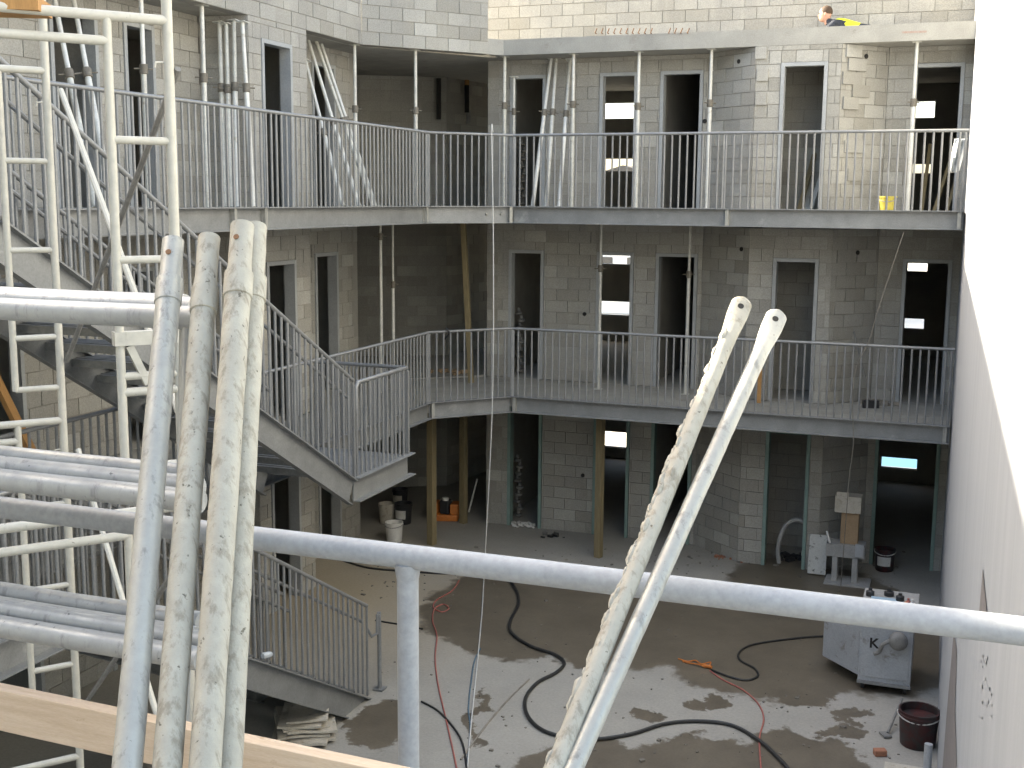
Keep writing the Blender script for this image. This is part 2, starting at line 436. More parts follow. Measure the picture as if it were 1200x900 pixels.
# ---- back wing
bk = Bld('block_building', 'grey concrete block building along the back of the courtyard, three open-fronted storeys', (-4, 23, 0))
u_r0 = -7.80                                          # left end of the back facade
pl = Vp(885, 100, VP_).x; pr = Vp(985, 100, VP_).x; ql = Vp(830, 100, VR).x; qr = Vp(1040, 100, VR).x
DOORS = [(-7.39, -6.74), (-5.79, -5.14), (-4.76, -4.05)]
D4 = (-2.72, -2.02); D5 = (-.82, -.09)
levels = [(0.0, 2.45, 2.25), (F1, 5.42, 4.965), (F2, S3, 7.925)]
UEND = .10
for li, (z0, z1, zh) in enumerate(levels):
    fm = M_teal if li == 0 else M_frame
    ops = [(a-u_r0, b-u_r0, z0-.01, zh) for a, b in DOORS]
    bk.wall((u_r0, VR), (ql, VR), z0, z1, ops)
    for a, b in DOORS: door_frame(bk, (a, VR), (b, VR), z0, zh, fm)
    bk.wall((ql, VR), (pl, VP_), z0, z1)
    bk.wall((pl, VP_), (pr, VP_), z0, z1, [(D4[0]-pl, D4[1]-pl, z0-.01, zh)])
    door_frame(bk, (D4[0], VP_), (D4[1], VP_), z0, zh, fm)
    bk.wall((pr, VP_), (qr, VR), z0, z1)
    d5 = (-1.08, -.09) if li == 0 else D5
    bk.wall((qr, VR), (UEND-.06, VR), z0, z1, [(d5[0]-qr, d5[1]-qr, z0-.01, zh)])
    door_frame(bk, (d5[0], VR), (d5[1], VR), z0, zh, fm)
for li, (z0, z1, zh) in enumerate(levels): bk.wall((-3.1, 20.3), (-1.75, 20.3), z0+.002, z1-.002)
# corridor wall return on the left end of the facade, corner lobby
for li, (z0, z1, zh) in enumerate(levels):
    bk.wall((u_r0, 22.3), (u_r0, VR), z0, z1)
# upper storey, set back
bk.wall((-8.6, 20.75), (wall_u(20)-.02, 20.75), F3, 11.05)
# slabs
m = MB()
cx = Lp(572, 40, (UP_, 17.09), (-7.25, 19.05))
m.prism([(cx.x, cx.y), (-7.25, VP_), (.06, VP_), (.06, 26), (-10.5, 26), (-10.5, 19.3), (-7.45, 19.3)], S3, F3); m.build('roof_slab', M_conc, bk.t, smooth=False)
for z in (F1, F2):
    m = MB(); m.prism([(-7.72, VR+.02), (pl, VR+.02), (pl, VP_+.25), (pr, VP_+.25), (pr, VR+.02), (.06, VR+.02), (.06, 26), (-7.72, 26)], z-.2, z-.003); m.build('floor_slab', M_in, bk.t, smooth=False)
# far wall with window openings, partitions
far = MB(); fr = [(-11.0, .08, 0, S3)]
WIN = [(-7.62, -6.3, 7.58, 7.95), (-7.62, -6.3, 6.44, 6.75), (-1.1, -.62, 7.5, 7.86), (-1.1, -.62, 6.4, 6.62), (-7.6, -6.5, 4.4, 4.72), (-7.6, -6.5, 3.26, 3.6),
       (-1.0, -.58, 4.42, 4.62), (-1.0, -.58, 3.24, 3.48), (-7.45, -6.5, .24, .62), (-1.3, -.55, .28, .53)]
for o in WIN+[(-8.7, -7.95, F2, F2+2.2), (-8.7, -7.95, F1, F1+2.2)]: fr = rsub(fr, o)
for a, b, c, d in fr: far.bx(a, b, 26.0, 26.2, c, d)
far.build('rear_wall', M_in, bk.t, smooth=False)
for (a, b, c, d) in WIN:
    m = MB(); t = .02
    m.bx(a, a+t, 26.03, 26.09, c, d); m.bx(b-t, b, 26.03, 26.09, c, d); m.bx(a+t, b-t, 26.03, 26.09, c, c+t); m.bx(a+t, b-t, 26.03, 26.09, d-t, d)
    m.build('window_frame', M_frame, bk.t, smooth=False)
for li, (z0, z1, zh) in enumerate(levels):
    zt = z1 if li == 2 else z1+.07
    for q in ((-4.98, -4.83, VR+.22, 25.99), (-3.9, -3.75, VR+.22, 25.99), (-1.5, -1.35, VR+.22, 25.99), (-6.45, -6.30, VR+.22, 21.6)):
        m = MB(); m.bx(*q, z0+.001, zt); m.build('partition_wall', M_in, bk.t, smooth=False)
bk.finish()
# wall behind the corner lobby
# ---- left wing
lf = Bld('block_building', 'grey concrete block building down the left side behind the stairs', (-11, 12, 0))
v1, v2 = 13.9, 15.4
LD = {2: [(150, 190)], 1: [(-30, 30)], 0: []}
for li, (z0, z1, zh) in enumerate(levels):
    fm = M_frame
    vs0 = 3.0
    # recessed wall before the pier (nearer the camera), with openings
    o2 = []
    spans = {2: [(12.27, 12.86), (11.0, 11.8), (6.6, 7.3)], 1: [(9.6, 10.35), (11.9, 12.7), (6.6, 7.3)], 0: [(6.6, 7.4), (9.5, 10.4), (11.6, 12.5)]}[li]
    lw = 13.82
    # walls run with outside (+u) on the right-hand side of the walking direction, so go towards +v ... direction (0,1) has right side +u
    lf.wall((UR, vs0), (UR, lw), z0, z1, [(a-vs0, b-vs0, z0-.01, zh) for a, b in spans])
    for a, b in spans: door_frame(lf, (UR, a), (UR, b), z0, zh, fm)
    lf.wall((UR, lw), (UP_, v1), z0, z1)
    dd = (14.2, 14.98)
    lf.wall((UP_, v1), (UP_, v2), z0, z1, [(dd[0]-v1, dd[1]-v1, z0-.01, zh)])
    door_frame(lf, (UP_, dd[0]), (UP_, dd[1]), z0, zh, fm)
    lf.wall((UP_, v2), (UR, v2+.35), z0, z1)
    d2_ = (16.75, 17.5)
    lf.wall((UR, v2+.35), (UR, 18.2), z0, z1, [(d2_[0]-v2-.35, d2_[1]-v2-.35, z0-.01, zh)])
    door_frame(lf, (UR, d2_[0]), (UR, d2_[1]), z0, zh, fm)
    lf.wall((UR, 18.2), (UR-1.6, 18.2+.001), z0, z1)
    # lobby: wall facing the courtyard and the corridor wall receding behind it
    lf.wall((-11.15, 21.2), (-9.6, 22.1), z0, z1)
    lf.wall((-9.6, 22.1), (-8.9, 25.9), z0, z1)
# top storey, flush with the slab edge
cx = Lp(572, 40, (UP_, 17.09), (-7.25, 19.05))
lf.wall((UP_, -3), (UP_, 17.09), F3-.25, 11.05, zb=F3-.25)
lf.wall((UP_, 17.09), (cx.x, cx.y), F3-.25, 11.05, zb=F3-.25)
m = MB(); m.prism([(UP_-.22, -3), (UP_-.22, 17.2), (-7.56, 19.28), (-10.52, 19.28), (-10.52, 26.2), (-14, 26.2), (-14, -3)], S3, F3); m.build('roof_slab', M_conc, lf.t, smooth=False)
for z in (F1, F2):
    m = MB(); m.prism([(UR-.03, 3), (UR-.03, 13.2), (UP_-.25, 14.1), (UP_-.25, v2-.15), (UR-.03, v2+.3), (UR-.03, 18.4), (-7.74, 20), (-7.74, 26), (-14, 26), (-14, 3)], z-.2, z-.003)
    m.build('floor_slab', M_in, lf.t, smooth=False)
m = MB(); m.bx(-14.2, -14, -3, 26.2, 0, F3-.26); m.build('rear_wall', M_in, lf.t, smooth=False)
for v in (3.0, 8.3, 10.6, 12.0, 15.6):
    m = MB(); m.bx(-13.99, UR-.23, v-.075, v+.075, 0.01, S3-.01); m.build('partition_wall', M_in, lf.t, smooth=False)
m = MB(); m.bx(-13.99, -11.2, 21.4, 21.55, .01, S3-.01); m.build('partition_wall', M_in, lf.t, smooth=False)
lf.finish()
m = MB(); m.bx(-8.6, .3, -3.4, -3.2, 0, 11.0); m.build('block_building', M_mortar, smooth=False, label='unseen plain wall added behind the viewpoint to cut skylight in the courtyard', cat='building', at=(-4, -3.3, 0))  # unseen wall, added and made tall to block skylight from the lower floors

# ------------------------------------------------------------------ pale wall on the right
m = MB(); a, b = 2.55, 26.4
m.prism([(wall_u(a), a), (wall_u(a)+.28, a), (wall_u(b)+.28, b), (wall_u(b), b)], 0, 12.4)
wl = m.build('boundary_wall', M_wall, smooth=False, label='tall smooth white concrete wall along the right edge, sunlit at the top', cat='wall')
m = MB()    # dark open joint low down on the wall
q0 = [(5.3, 4.35), (5.62, 4.35), (5.44, 4.62)]

# ------------------------------------------------------------------ balconies
bar_me = {}
def baluster(h, r=.0145):
    k = (round(h, 3), r)
    if k not in bar_me: bar_me[k] = MB().tube([(0, 0, 0), (0, 0, h)], r, 8).mesh('baluster', M_rail)
    return bar_me[k]
def channel(m, a, b, ztop, h=HB, outx=.09, t=.014):
    """C section whose web faces outward (right-hand side of a->b), flanges point inward ... plus lips proud outside"""
    a = V3((*a, 0)); b = V3((*b, 0)); d = (b-a).normalized(); n = V3((d.y, -d.x, 0)); rot = Matrix.Rotation(math.atan2(d.y, d.x), 3, 'Z'); L = (b-a).length; c = (a+b)/2
    m.box(c-n*.045+V3((0, 0, ztop-h/2)), (L, t, h-2*t), rot)
    m.box(c+V3((0, 0, ztop-t/2)), (L, outx, t), rot)
    m.box(c+V3((0, 0, ztop-h+t/2)), (L, outx, t), rot)
    return d, n, L, rot
def balcony(name, label, ztop, zf, v0, stiff, railh=1.105):
    t = thing(name, label, 'balcony', (-7, 17, zf))
    pts = [(UE, v0), CC, BB, AA]
    eo = .05
    for i in range(3):
        m = MB(); d, n, L, rot = channel(m, pts[i], pts[i+1], ztop); m.build('edge_beam', M_beam, t, smooth=False)
    for (x, y) in stiff:
        for i in range(3):
            a, b = pts[i], pts[i+1]
            p = Lp(x, y, a, b); s = (V3((p.x, p.y, 0))-V3((*a, 0))).dot((V3((*b, 0))-V3((*a, 0))).normalized()); L = (V3((*b, 0))-V3((*a, 0))).length
            if -.02 <= s <= L+.02:
                d = (V3((*b, 0))-V3((*a, 0))).normalized(); n = V3((d.y, -d.x, 0))
                m = MB(); m.box(V3((p.x, p.y, ztop-HB/2))-n*.005, (.05, .068, HB-.03), Matrix.Rotation(math.atan2(d.y, d.x), 3, 'Z')); m.build('stiffener_plate', M_galv, t, smooth=False)
                break
    m = MB()
    inn = [(UE-.06, v0), (UE-.06, CC[1]+.02), (BB[0]-.03, VE+.06), (AA[0], VE+.06), (AA[0], VR-.02), (qr, VR-.02), (pr, VP_-.02), (pl, VP_-.02), (ql, VR-.02), (u_r0+.1, VR-.02), (UR+.03, 18.3), (UR+.03, v2+.37), (UP_+.02, v2), (UP_+.02, v1), (UR+.03, lw), (UR+.03, v0)]
    m.prism(inn, zf-.16, zf); m.build('deck', M_conc, t, smooth=False)
    m = MB(); m.tube([(*p, ztop+railh-.022) for p in pts[:2]]+[(*p, ztop+railh-.022) for p in pts[2:]], .022, 10); m.build('top_rail', M_rail, t)
    bm = baluster(railh-.042)
    for i in range(3):
        a = V3((*pts[i], ztop)); b = V3((*pts[i+1], ztop)); L = (b-a).length; k = max(1, round(L/.113))
        for j in range(k+(1 if i == 2 else 0)):
            if i == 0 and (a+(b-a)*(j/k)).y < v0+.02: continue
            p = a+(b-a)*(j/k); p.z = ztop
            if i == 2 and j == k: p.x -= .04
            inst('baluster', bm, t, p)
    # rail posts: flat bars
    m2 = MB().box((0, 0, (railh-.04)/2), (.034, .012, railh-.04)).mesh('rail_post', M_rail, smooth=False)
    for p, an in (((UE, CC[1]-.05), 0), ((BB[0]+.03, VE), 0), ((-3.3, VE), 0), ((AA[0]-.04, VE), 0), ((UE, 14.2), 90), ((UE, 11.7), 90)):
        if p[1] > v0: inst('rail_post', m2, t, (*p, ztop), R(an)+.4)
    return t
b2 = balcony('balcony', 'upper steel-edged balcony with grey barred railing, at eye level', Z2, F2, 3.2, [(274, 255), (310, 255), (499, 250), (598, 250), (852, 255), (1124, 258)])
b1 = balcony('balcony', 'middle steel-edged balcony with grey barred railing below eye level', Z1, F1, 3.2, [(507, 480), (603, 474), (1107, 510)])
m = MB()
for x in (571, 588):
    p = Lp(x, 251, CC, BB); d = (V3((*BB, 0))-V3((*CC, 0))).normalized(); n = V3((d.y, -d.x, 0))
    m = MB(); m.lathe(p-n*.04, [(.02, 0), (.02, .018), (.012, .03)], 8, n); m.build('bolt', M_galv, b2)
# black cable tie on the middle railing gap
m = MB(); p = Lp(526, 387, CC, BB); m.tube(smoothpath([p+V3((-.03, -.04, .04)), p+V3((.03, -.05, -.03)), p+V3((-.02, -.05, -.1)), p+V3((-.07, -.04, -.16))]), .014, 6); m.build('cable_wrap', M_hose, b1)

# ------------------------------------------------------------------ stairs
US, UI = -6.25, -7.36
def stair(name, label, vt, zt, vb, zb, landing=None, base=None):
    t = thing(name, label, 'staircase', (US-.5, vb, zb))
    k = 16; run = (vb-vt)/k; rise = (zt-zb)/k
    def strg(u, nm='stringer'):
        m = MB(); h = .29; th = .014; fl = .075
        a = V3((u, vt, zt-.03)); b = V3((u, vb, zb-.03))
        ang = math.atan2(zb-zt, vb-vt); nn = V3((0, -math.sin(ang), math.cos(ang)))
        m.beam(a-nn*h/2, b-nn*h/2, th, h-.02, nn)
        m.beam(a-nn*.007+V3((.03, 0, 0)), b-nn*.007+V3((.03, 0, 0)), fl, th, nn)
        m.beam(a-nn*(h-.007)+V3((.03, 0, 0)), b-nn*(h-.007)+V3((.03, 0, 0)), fl, th, nn)
        return m
    strg(US).build('stringer', M_beam, t, smooth=False)
    strg(UI).build('stringer', M_beam, t, smooth=False)
    tm = MB()
    wdt = US-UI-.03
    tm.box((0, 0, 0), (wdt, run+.03, .012)); tm.box((0, -run/2-.008, -.03), (wdt, .01, .06)); tm.box((0, run/2+.010, -.03), (wdt, .01, .06))
    for j in range(4): tm.box((0, -run*.32+j*run*.21, .010), (wdt, .03, .008))
    tme = tm.mesh('tread', M_tread, smooth=False)
    for i in range(1, k):
        inst('tread', tme, t, ((US+UI)/2, vt+run*(i-.5)+.02, zt-rise*i))
    hh = 1.075
    bmv = baluster(hh+.02, .0145)
    for u in (US+.01, UI):
        n = int((vb-vt)/.112)
        for j in range(n+1):
            v = vt+(vb-vt)*j/n; z = zt+(zb-zt)*j/n
            inst('baluster', bmv, t, (u, v, z+.0))
        m = MB(); m.tube([(u, vt, zt+hh+.03), (u, vb, zb+hh+.03)], .022, 10); m.build('top_rail', M_rail, t)
        m = MB(); uu = u-.07 if u > -7 else u+.07
        m.tube([(uu, vt, zt+hh-.17), (uu, vb, zb+hh-.17)], .019, 8)
        for j in range(0, n, 7):
            v = vt+(vb-vt)*(j+2)/n; z = zt+(zb-zt)*(j+2)/n
            m.tube([(u, v, z+hh-.22), (uu, v, z+hh-.18)], .006, 6)
        m.build('handrail', M_rail, t)
    return t
# upper flight (from L2 near end down to the L1 landing), lower flight (from L1 near end to the yard)
st2 = stair('staircase', 'upper steel staircase with barred railing descending to the middle landing', 6.62, 5.70, 11.75, 2.73)
# landing at L1
t = st2; LV0, LV1 = 11.75, 13.17
m = MB()
for z in (Z1-.007, Z1-.28+.007): m.bx(US-.01, US+.085, LV0, LV1+.06, z-.007, z+.007)
m.bx(US-.014, US, LV0, LV1, Z1-.266, Z1-.014); m.build('edge_beam', M_beam, t, smooth=False)
m = MB(); m.bx(UE+.06, US-.016, LV1-.09, LV1-.02, Z1-.27, Z1-.05); m.build('edge_beam', M_beam, t, smooth=False)
m = MB(); m.bx(UE+.06, US-.016, LV0, LV1, F1-.03, F1); m.build('landing_plate', M_tread, t, smooth=False)
RH = 1.07
bm = baluster(RH-.03, .0145)
for j in range(13):
    inst('baluster', bm, t, (US+.01, LV0+.08+(LV1-LV0-.1)*j/12, Z1))
for j in range(12):
    inst('baluster', bm, t, (US+.01-(US+.01-UE-.06)*(j+1)/12.5, LV1-.02, Z1))
m = MB(); m.tube([(US+.01, LV0+.07, Z1+RH-.35), (US+.01, LV0+.07, Z1+RH-.05), (US+.01, LV0+.12, Z1+RH), (US+.01, LV1-.05, Z1+RH), (US-.02, LV1-.02, Z1+RH), (UE+.05, LV1-.02, Z1+RH)], .024, 10); m.build('landing_rail', M_rail, t)
m = MB(); m.box((US+.01, LV1-.02, Z1+RH/2-.02), (.045, .045, RH-.04)); m.build('landing_post', M_rail, t, smooth=False); m = MB(); m.box((US+.01, LV0+.0, Z1+RH/2), (.03, .03, RH)); m.build('landing_post', M_rail, t, smooth=False)
st1 = stair('staircase', 'lower steel staircase with barred railing ending on the wet courtyard floor', 7.28, 2.73, 12.02, .03)
t = st1
m = MB()
for z in (Z1-.007, Z1-.273): m.bx(US-.01, US+.085, 4.9, 7.22, z-.007, z+.007)
m.bx(US-.014, US, 4.9, 7.22, Z1-.266, Z1-.014); m.build('edge_beam', M_beam, t, smooth=False)
m = MB(); m.bx(UE+.06, US-.016, 4.9, 7.22, F1-.03, F1); m.build('landing_plate', M_tread, t, smooth=False)
for j in range(22): inst('baluster', bm, t, (US+.01, 4.95+2.25*j/22, Z1))
m = MB(); m.tube([(US+.01, 4.9, Z1+1.03), (US+.01, 7.24, Z1+1.03)], .022, 10); m.build('landing_rail', M_rail, t)
# foot hand-post beyond the bottom step
pf = Zp(445, 808)
m = MB(); m.tube([(US+.01, 12.02, .86), (US+.04, 12.08, .74), (US+.05, 12.2, .74), (pf.x, pf.y-.05, .95), (pf.x, pf.y, .95)], .016, 8); m.tube([(pf.x, pf.y, 0), (pf.x, pf.y, .97)], .026, 10); m.box((pf.x, pf.y, .012), (.13, .13, .02)); m.build('foot_rail', M_rail, t)
# upper landing of the top flight at L2
m = MB(); m.bx(UE+.06, US-.016, 3.4, 6.58, F2-.03, F2); m.build('landing_plate', M_tread, st2, smooth=False)
m = MB()
for z in (Z2-.007, Z2-.273): m.bx(US-.01, US+.085, 3.4, 6.56, z-.007, z+.007)
m.bx(US-.014, US, 3.4, 6.56, Z2-.266, Z2-.014); m.build('edge_beam', M_beam, st2, smooth=False)
for j in range(30): inst('baluster', bm, st2, (US+.01, 3.45+3.1*j/30, Z2))
m = MB(); m.tube([(US+.01, 3.4, Z2+1.03), (US+.01, 6.58, Z2+1.03)], .022, 10); m.build('landing_rail', M_rail, st2)
# steel props under the landings
m = MB(); m.bx(US-.1, US-.02, 9.15, 9.25, 0, 1.3); m.build('support_post', M_darkb, st1, smooth=False)

# ------------------------------------------------------------------ guard rail in front of the camera, its landing
RV = 2.38; RZ = 5.046
t = thing('guard_rail', 'grey painted pipe guard rail crossing the whole foreground', 'railing', (-.9, RV, 4.22))
m = MB(); m.tube([(-3.6, RV, RZ), (-2, RV, RZ), (-1, RV, RZ), (0, RV, RZ), (.7, RV, RZ)], .028, 24); m.build('top_rail', M_grey, t)
px = Vp(478, 720, RV).x
for x in (px, .6, -3.3):
    m = MB(); m.tube([(x, RV, 4.22), (x, RV, RZ-.012)], .0248, 20); m.build('post', M_grey, t)
m = MB(); m.lathe((px, RV, RZ-.05), [(.0258, 0), (.029, .02), (.031, .035)], 20); m.build('weld_collar', M_grey, t)
m = MB(); m.bx(-3.8, .8, -1.2, 2.47, 4.12, 4.22); m.build('stair_landing', M_conc, kind='structure', smooth=False)

# ------------------------------------------------------------------ scaffold frames leaning on the guard rail
def framestack(i, v0, label, mt):
    """frame laid on its side: three long tubes joined by short end tubes, leaning back on the rail"""
    t = thing('scaffold_trestle', label, 'scaffold frame', (-2.2, v0, 4.22), 'scaffold frames leaning on the guard rail')
    def pos(u, z): return V3((u, v0+(z-5.05)*.09, z))
    dz = (.0, .014, -.004, .008)[i]
    for z, xp in ((5.588, (236, 232, 226, 222)[i]), (5.19, (232, 228, 232, 226)[i]), (4.842, (226, 230, 222, 228)[i])):
        ue = Vp(xp, 500, pos(0, z).y).x
        m = MB(); m.tube([pos(-3.2, z+dz), pos(-2.5, z+dz+.002), pos(-2.0, z+dz-.001), pos(ue, z+dz)], .0262, 18); m.build('long_tube', mt, t)
    xe = Vp((214, 216, 212, 215)[i], 600, v0).x
    m = MB(); m.tube([pos(xe, 4.235), pos(xe, 5.57)], .016, 12); m.build('end_tube', mt, t)
    m = MB(); m.tube([pos(-2.9, 4.235), pos(-2.9, 5.57)], .016, 12); m.build('end_tube', mt, t)
for i, v0 in enumerate((2.142, 2.200, 2.257, 2.316)):
    framestack(i, v0, ['nearest of the galvanised scaffold frames stacked against the guard rail', 'second nearest of the galvanised scaffold frames stacked against the guard rail', 'third of the galvanised scaffold frames stacked against the guard rail', 'rearmost of the galvanised scaffold frames stacked against the guard rail'][i], M_galvb)

# ------------------------------------------------------------------ loose scaffold poles
def pole(pt, pb, dt, db, label, mt, r=.021, seed=0, hole=True, collar=None):
    a = Dp(*pt, dt); b = Dp(*pb, db); d = (b-a).normalized()
    s = (4.235-a.z)/d.z; b = a+d*s
    t = thing('scaffold_pole', label, 'pole', b, 'loose scaffold poles in the foreground')
    rs = random.Random(seed); k = 60; pts = []; rr = []
    for j in range(k+1):
        q = j/k; L_ = (b-a).length*q; spg = .92 if (collar and L_ < collar-.03) else 1.
        pts.append(a.lerp(b, q)+V3((rs.uniform(-1, 1), rs.uniform(-1, 1), 0))*.0004); rr.append(r*spg*(1+rs.uniform(-.012, .02)))
    rr[0] = r*.93
    m = MB(); m.tube(pts, rr, 20); m.build('tube', mt, t)
    if collar:
        c = a+d*collar; m = MB(); m.tube([c-d*.03, c-d*.028, c+d*.028, c+d*.03], [r*1.0, r*1.12, r*1.12, r*1.0], 20); m.build('collar', mt, t)
    if hole:
        hd = (EYE-a).normalized(); hd = (hd-d*hd.dot(d)).normalized(); side = d.cross(hd)
        hd = (hd*.85+side*hole).normalized()
        m = MB(); m.lathe(a+d*.045+hd*(r*.94), [(.006, 0), (.006, .0022)], 12, hd); m.build('pin_hole', M_rust, t)
    return t
pole((203, 283), (149, 900), 2.55, 2.0, 'leftmost of the upright scaffold poles, grey with a collar near its top', M_galv, .0248, 1, .3, .13)
pole((245, 279), (196, 900), 2.55, 2.0, 'middle upright scaffold pole, shorter gap beside the paired poles', M_galvw, .0248, 2, 0, .16)
pole((284, 265), (240, 900), 2.53, 2.0, 'upright scaffold pole on the left of the touching pair', M_galvw, .0265, 3, .4, .15)
pole((300, 266), (267, 900), 2.60, 2.07, 'upright scaffold pole on the right of the touching pair', M_galvw, .0255, 4, 0, .16)

def brace_tube(pt, pb, dt, db, label, mt, seed, lumps):
    a = Dp(*pt, dt); b = Dp(*pb, db); d = (b-a).normalized(); s = (4.235-a.z)/d.z; b = a+d*s
    t = thing('brace_tube', label, 'brace tube', b, 'cross brace tubes leaning on the guard rail')
    side = d.cross((EYE-a).normalized()).normalized(); fr_ = side.cross(d)
    rs = random.Random(seed); vs = []; n = 18; L = (b-a).length; k = 90
    m = MB(); base = 0
    for j in range(k+1):
        q = (.03*(j/12)**1.6 if j <= 12 else .03+(j-12)/(k-12)*(L-.03))
        f = min(1, max(0, (q-.045)/.10)); f = f*f*(3-2*f)
        rw = .024*(1-f)+.0178*f; rt = .004*(1-f)+.0178*f
        if q < .021: rw *= math.sqrt(max(.02, 1-(1-q/.021)**2))
        p = a+d*q
        for i in range(n):
            an = 2*math.pi*i/n
            c_ = math.cos(an); s_ = math.sin(an)
            e = rs.uniform(-1, 1)*.0004+(max(0, rs.random()-.72)*.012*(1 if (lumps and c_ > .1 and q > .12) else .1))
            m.v.append(p+side*(c_*(rw+e))+fr_*(s_*(rt+e)))
    for j in range(k):
        for i in range(n):
            i2 = (i+1) % n; m.f.append((j*n+i, j*n+i2, (j+1)*n+i2, (j+1)*n+i))
    m.f.append(tuple(reversed(range(n)))); m.f.append(tuple(k*n+i for i in range(n)))
    m.build('tube', mt, t)
    if lumps:
        cr = MB()
        for c_ in range(120):
            q = rs.choice((rs.uniform(.1, 1.3), rs.gauss(.42, .07), rs.gauss(.72, .12))); an = rs.gauss(0, .6); sz = .0025+.0075*rs.random()**2
            if q < .1 or q > L: continue
            c = a+d*q+side*(math.cos(an)*.0172)+fr_*(math.sin(an)*.0172); n_ = 6; b0 = len(cr.v)
            for zz in (-1, -.5, .5, 1):
                for i in range(n_):
                    w_ = sz*math.sqrt(max(.08, 1-zz*zz))*rs.uniform(.75, 1.2); a2 = 2*math.pi*i/n_
                    cr.v.append(c+d*(zz*sz*2.2)+side*(w_*math.cos(a2))+fr_*(w_*math.sin(a2)))
            for r_ in range(3):
                for i in range(n_): i2 = (i+1) % n_; cr.f.append((b0+r_*n_+i, b0+r_*n_+i2, b0+(r_+1)*n_+i2, b0+(r_+1)*n_+i))
            cr.f.append(tuple(b0+i for i in reversed(range(n_)))); cr.f.append(tuple(b0+3*n_+i for i in range(n_)))
        cr.build('cement_crust', M_galvw, t, kind='stuff')
    h = MB(); h.lathe(a+d*.030+fr_*.0033, [(.0072, 0), (.0072, .002)], 14, fr_); h.build('pin_hole', M_hole, t)
brace_tube((872, 349), (651, 900), 2.75, 2.12, 'cement-crusted brace tube with flattened end, left of the leaning pair', M_galvw, 5, True)
brace_tube((913, 364), (672, 900), 2.73, 2.12, 'cleaner brace tube with flattened end, right of the leaning pair', M_galv, 6, False)

# plank on edge behind the poles
pa = Vp(-60, 806, 1.83); pb_ = Vp(440, 905, 1.83)
m = MB(); dz = .04
a = V3((-2.9, 1.80, 0)); 
za = Vp(0, 806, 2.0).z
m.beam((-2.9, 2.03, za-.045), (-.75, 2.03, za-.085), .036, .098); pk = m.build('toe_board', M_wood, smooth=False, label='pale timber plank on edge at the foot of the leaning poles', cat='plank', bevel=.002, at=(-1.6, 2.03, 4.6))

# ------------------------------------------------------------------ scaffold tower on the left
def cplan(rx, fw): return V3((math.cos(YAW)*rx-math.sin(YAW)*fw, math.sin(YAW)*rx+math.cos(YAW)*fw, 0))
t = thing('scaffold_tower', 'white tube scaffold tower with ladder frames and cross braces, left of the stairs', 'scaffold', (-3.8, 4.6, 0))
R1 = Dp(199, 120, 4.8); R2_ = Dp(58, 180, 6.4)
adir = cplan(.85, .53).normalized()
def ladder_frame(Rp, ztops, lowest=0.0, up=.12):
    for zi, zt in enumerate(ztops):
        zl = ztops[zi+1] if zi+1 < len(ztops) else lowest
        A = V3((Rp.x, Rp.y, 0)); I = A-adir*.235; J = A-adir*1.5; K = A-adir*1.265
        r = .0212
        for (q, z1_) in ((A, zt+(up if zi == 0 else .0)), (J, zt+(up if zi == 0 else .0))):
            m = MB(); m.tube([q+V3((0, 0, zl)), q+V3((0, 0, z1_))], r, 12); m.build('standard', M_tower, t)
        for q in (I, K):
            m = MB(); m.tube([q+V3((0, 0, zl+.18)), q+V3((0, 0, zt-.0))], r*.86, 12); m.build('inner_post', M_tower, t)
        m = MB(); m.tube([A+V3((0, 0, zt)), J+V3((0, 0, zt))], r*.95, 12); m.build('top_tube', M_tower, t)
        m = MB(); m.tube([I+V3((0, 0, zt-.095)), K+V3((0, 0, zt-.095))], r*.9, 12); m.build('second_tube', M_tower, t)
        for k in range(1, 5):
            zz = zt-.47*k
            if zz < zl+.1: break
            for q0_, q1_ in ((A, I), (J, K)):
                m = MB(); m.tube([q0_+V3((0, 0, zz)), q1_+V3((0, 0, zz))], .0165, 10); m.build('rung', M_tower, t)
        for q0_, q1_ in ((A, I), (J, K)):
            m = MB(); m.tube([q0_+V3((0, 0, zl+.185)), q1_+V3((0, 0, zl+.185))], .0165, 10); m.build('rung', M_tower, t)
        m = MB(); pz = zt-.16
        for q in (A, J): m.tube([q+V3((0, 0, pz))+adir*.0, q+V3((0, 0, pz))-adir*.05+V3((0, 0, -.004)), q+V3((0, 0, pz-.025))-adir*.055], .005, 6)
        m.build('lock_pin', M_tower, t)
ZT = [6.535, 4.53, 2.55]
ladder_frame(R1, [6.535, 4.56, 2.6], 0., .5); ladder_frame(R2_, [6.495, 4.62, 2.65], 0., .8)
for z0, z1_ in ((4.95, 6.35), (2.95, 4.4)):
    a0 = V3((R1.x, R1.y, 0)); c0 = V3((R2_.x, R2_.y, 0)); o_ = V3((.03, .02, 0))
    m = MB(); m.tube([a0+o_+V3((0, 0, z1_)), c0+o_+V3((0, 0, z0))], .013, 8); m.build('cross_brace', M_darkb, t)
    m = MB(); m.tube([c0+o_*2+V3((0, 0, z1_+.05)), a0+o_*2+V3((0, 0, z0-.25))], .015, 8); m.build('cross_brace', M_tower, t)
m = MB(); q = V3((R1.x, R1.y, 0))-adir*.12
m = MB(); A = V3((R1.x, R1.y, 0)); m.beam(A-adir*.26+V3((0, 0, 5.28)), A+adir*.1+V3((0, 0, 5.28)), .05, .055); m.beam(A-adir*.2+V3((0, 0, 5.25)), A-adir*.13+V3((0, 0, 5.09)), .03, .03); m.tube([A-adir*.24+V3((0, 0, 5.06)), A+adir*.1+V3((0, 0, 5.06))], .018, 10); m.build('bracket', M_tower, t)
# plank on the tower
pA = Dp(-30, 2, 4.55); 
m = MB(); m.beam(Dp(-60, 6, 4.5), Dp(53, 9, 4.55), .23, .05); m.build('scaffold_plank', M_orangewood, smooth=False, label='brown timber plank end at the top of the scaffold tower', cat='plank', at=pA)

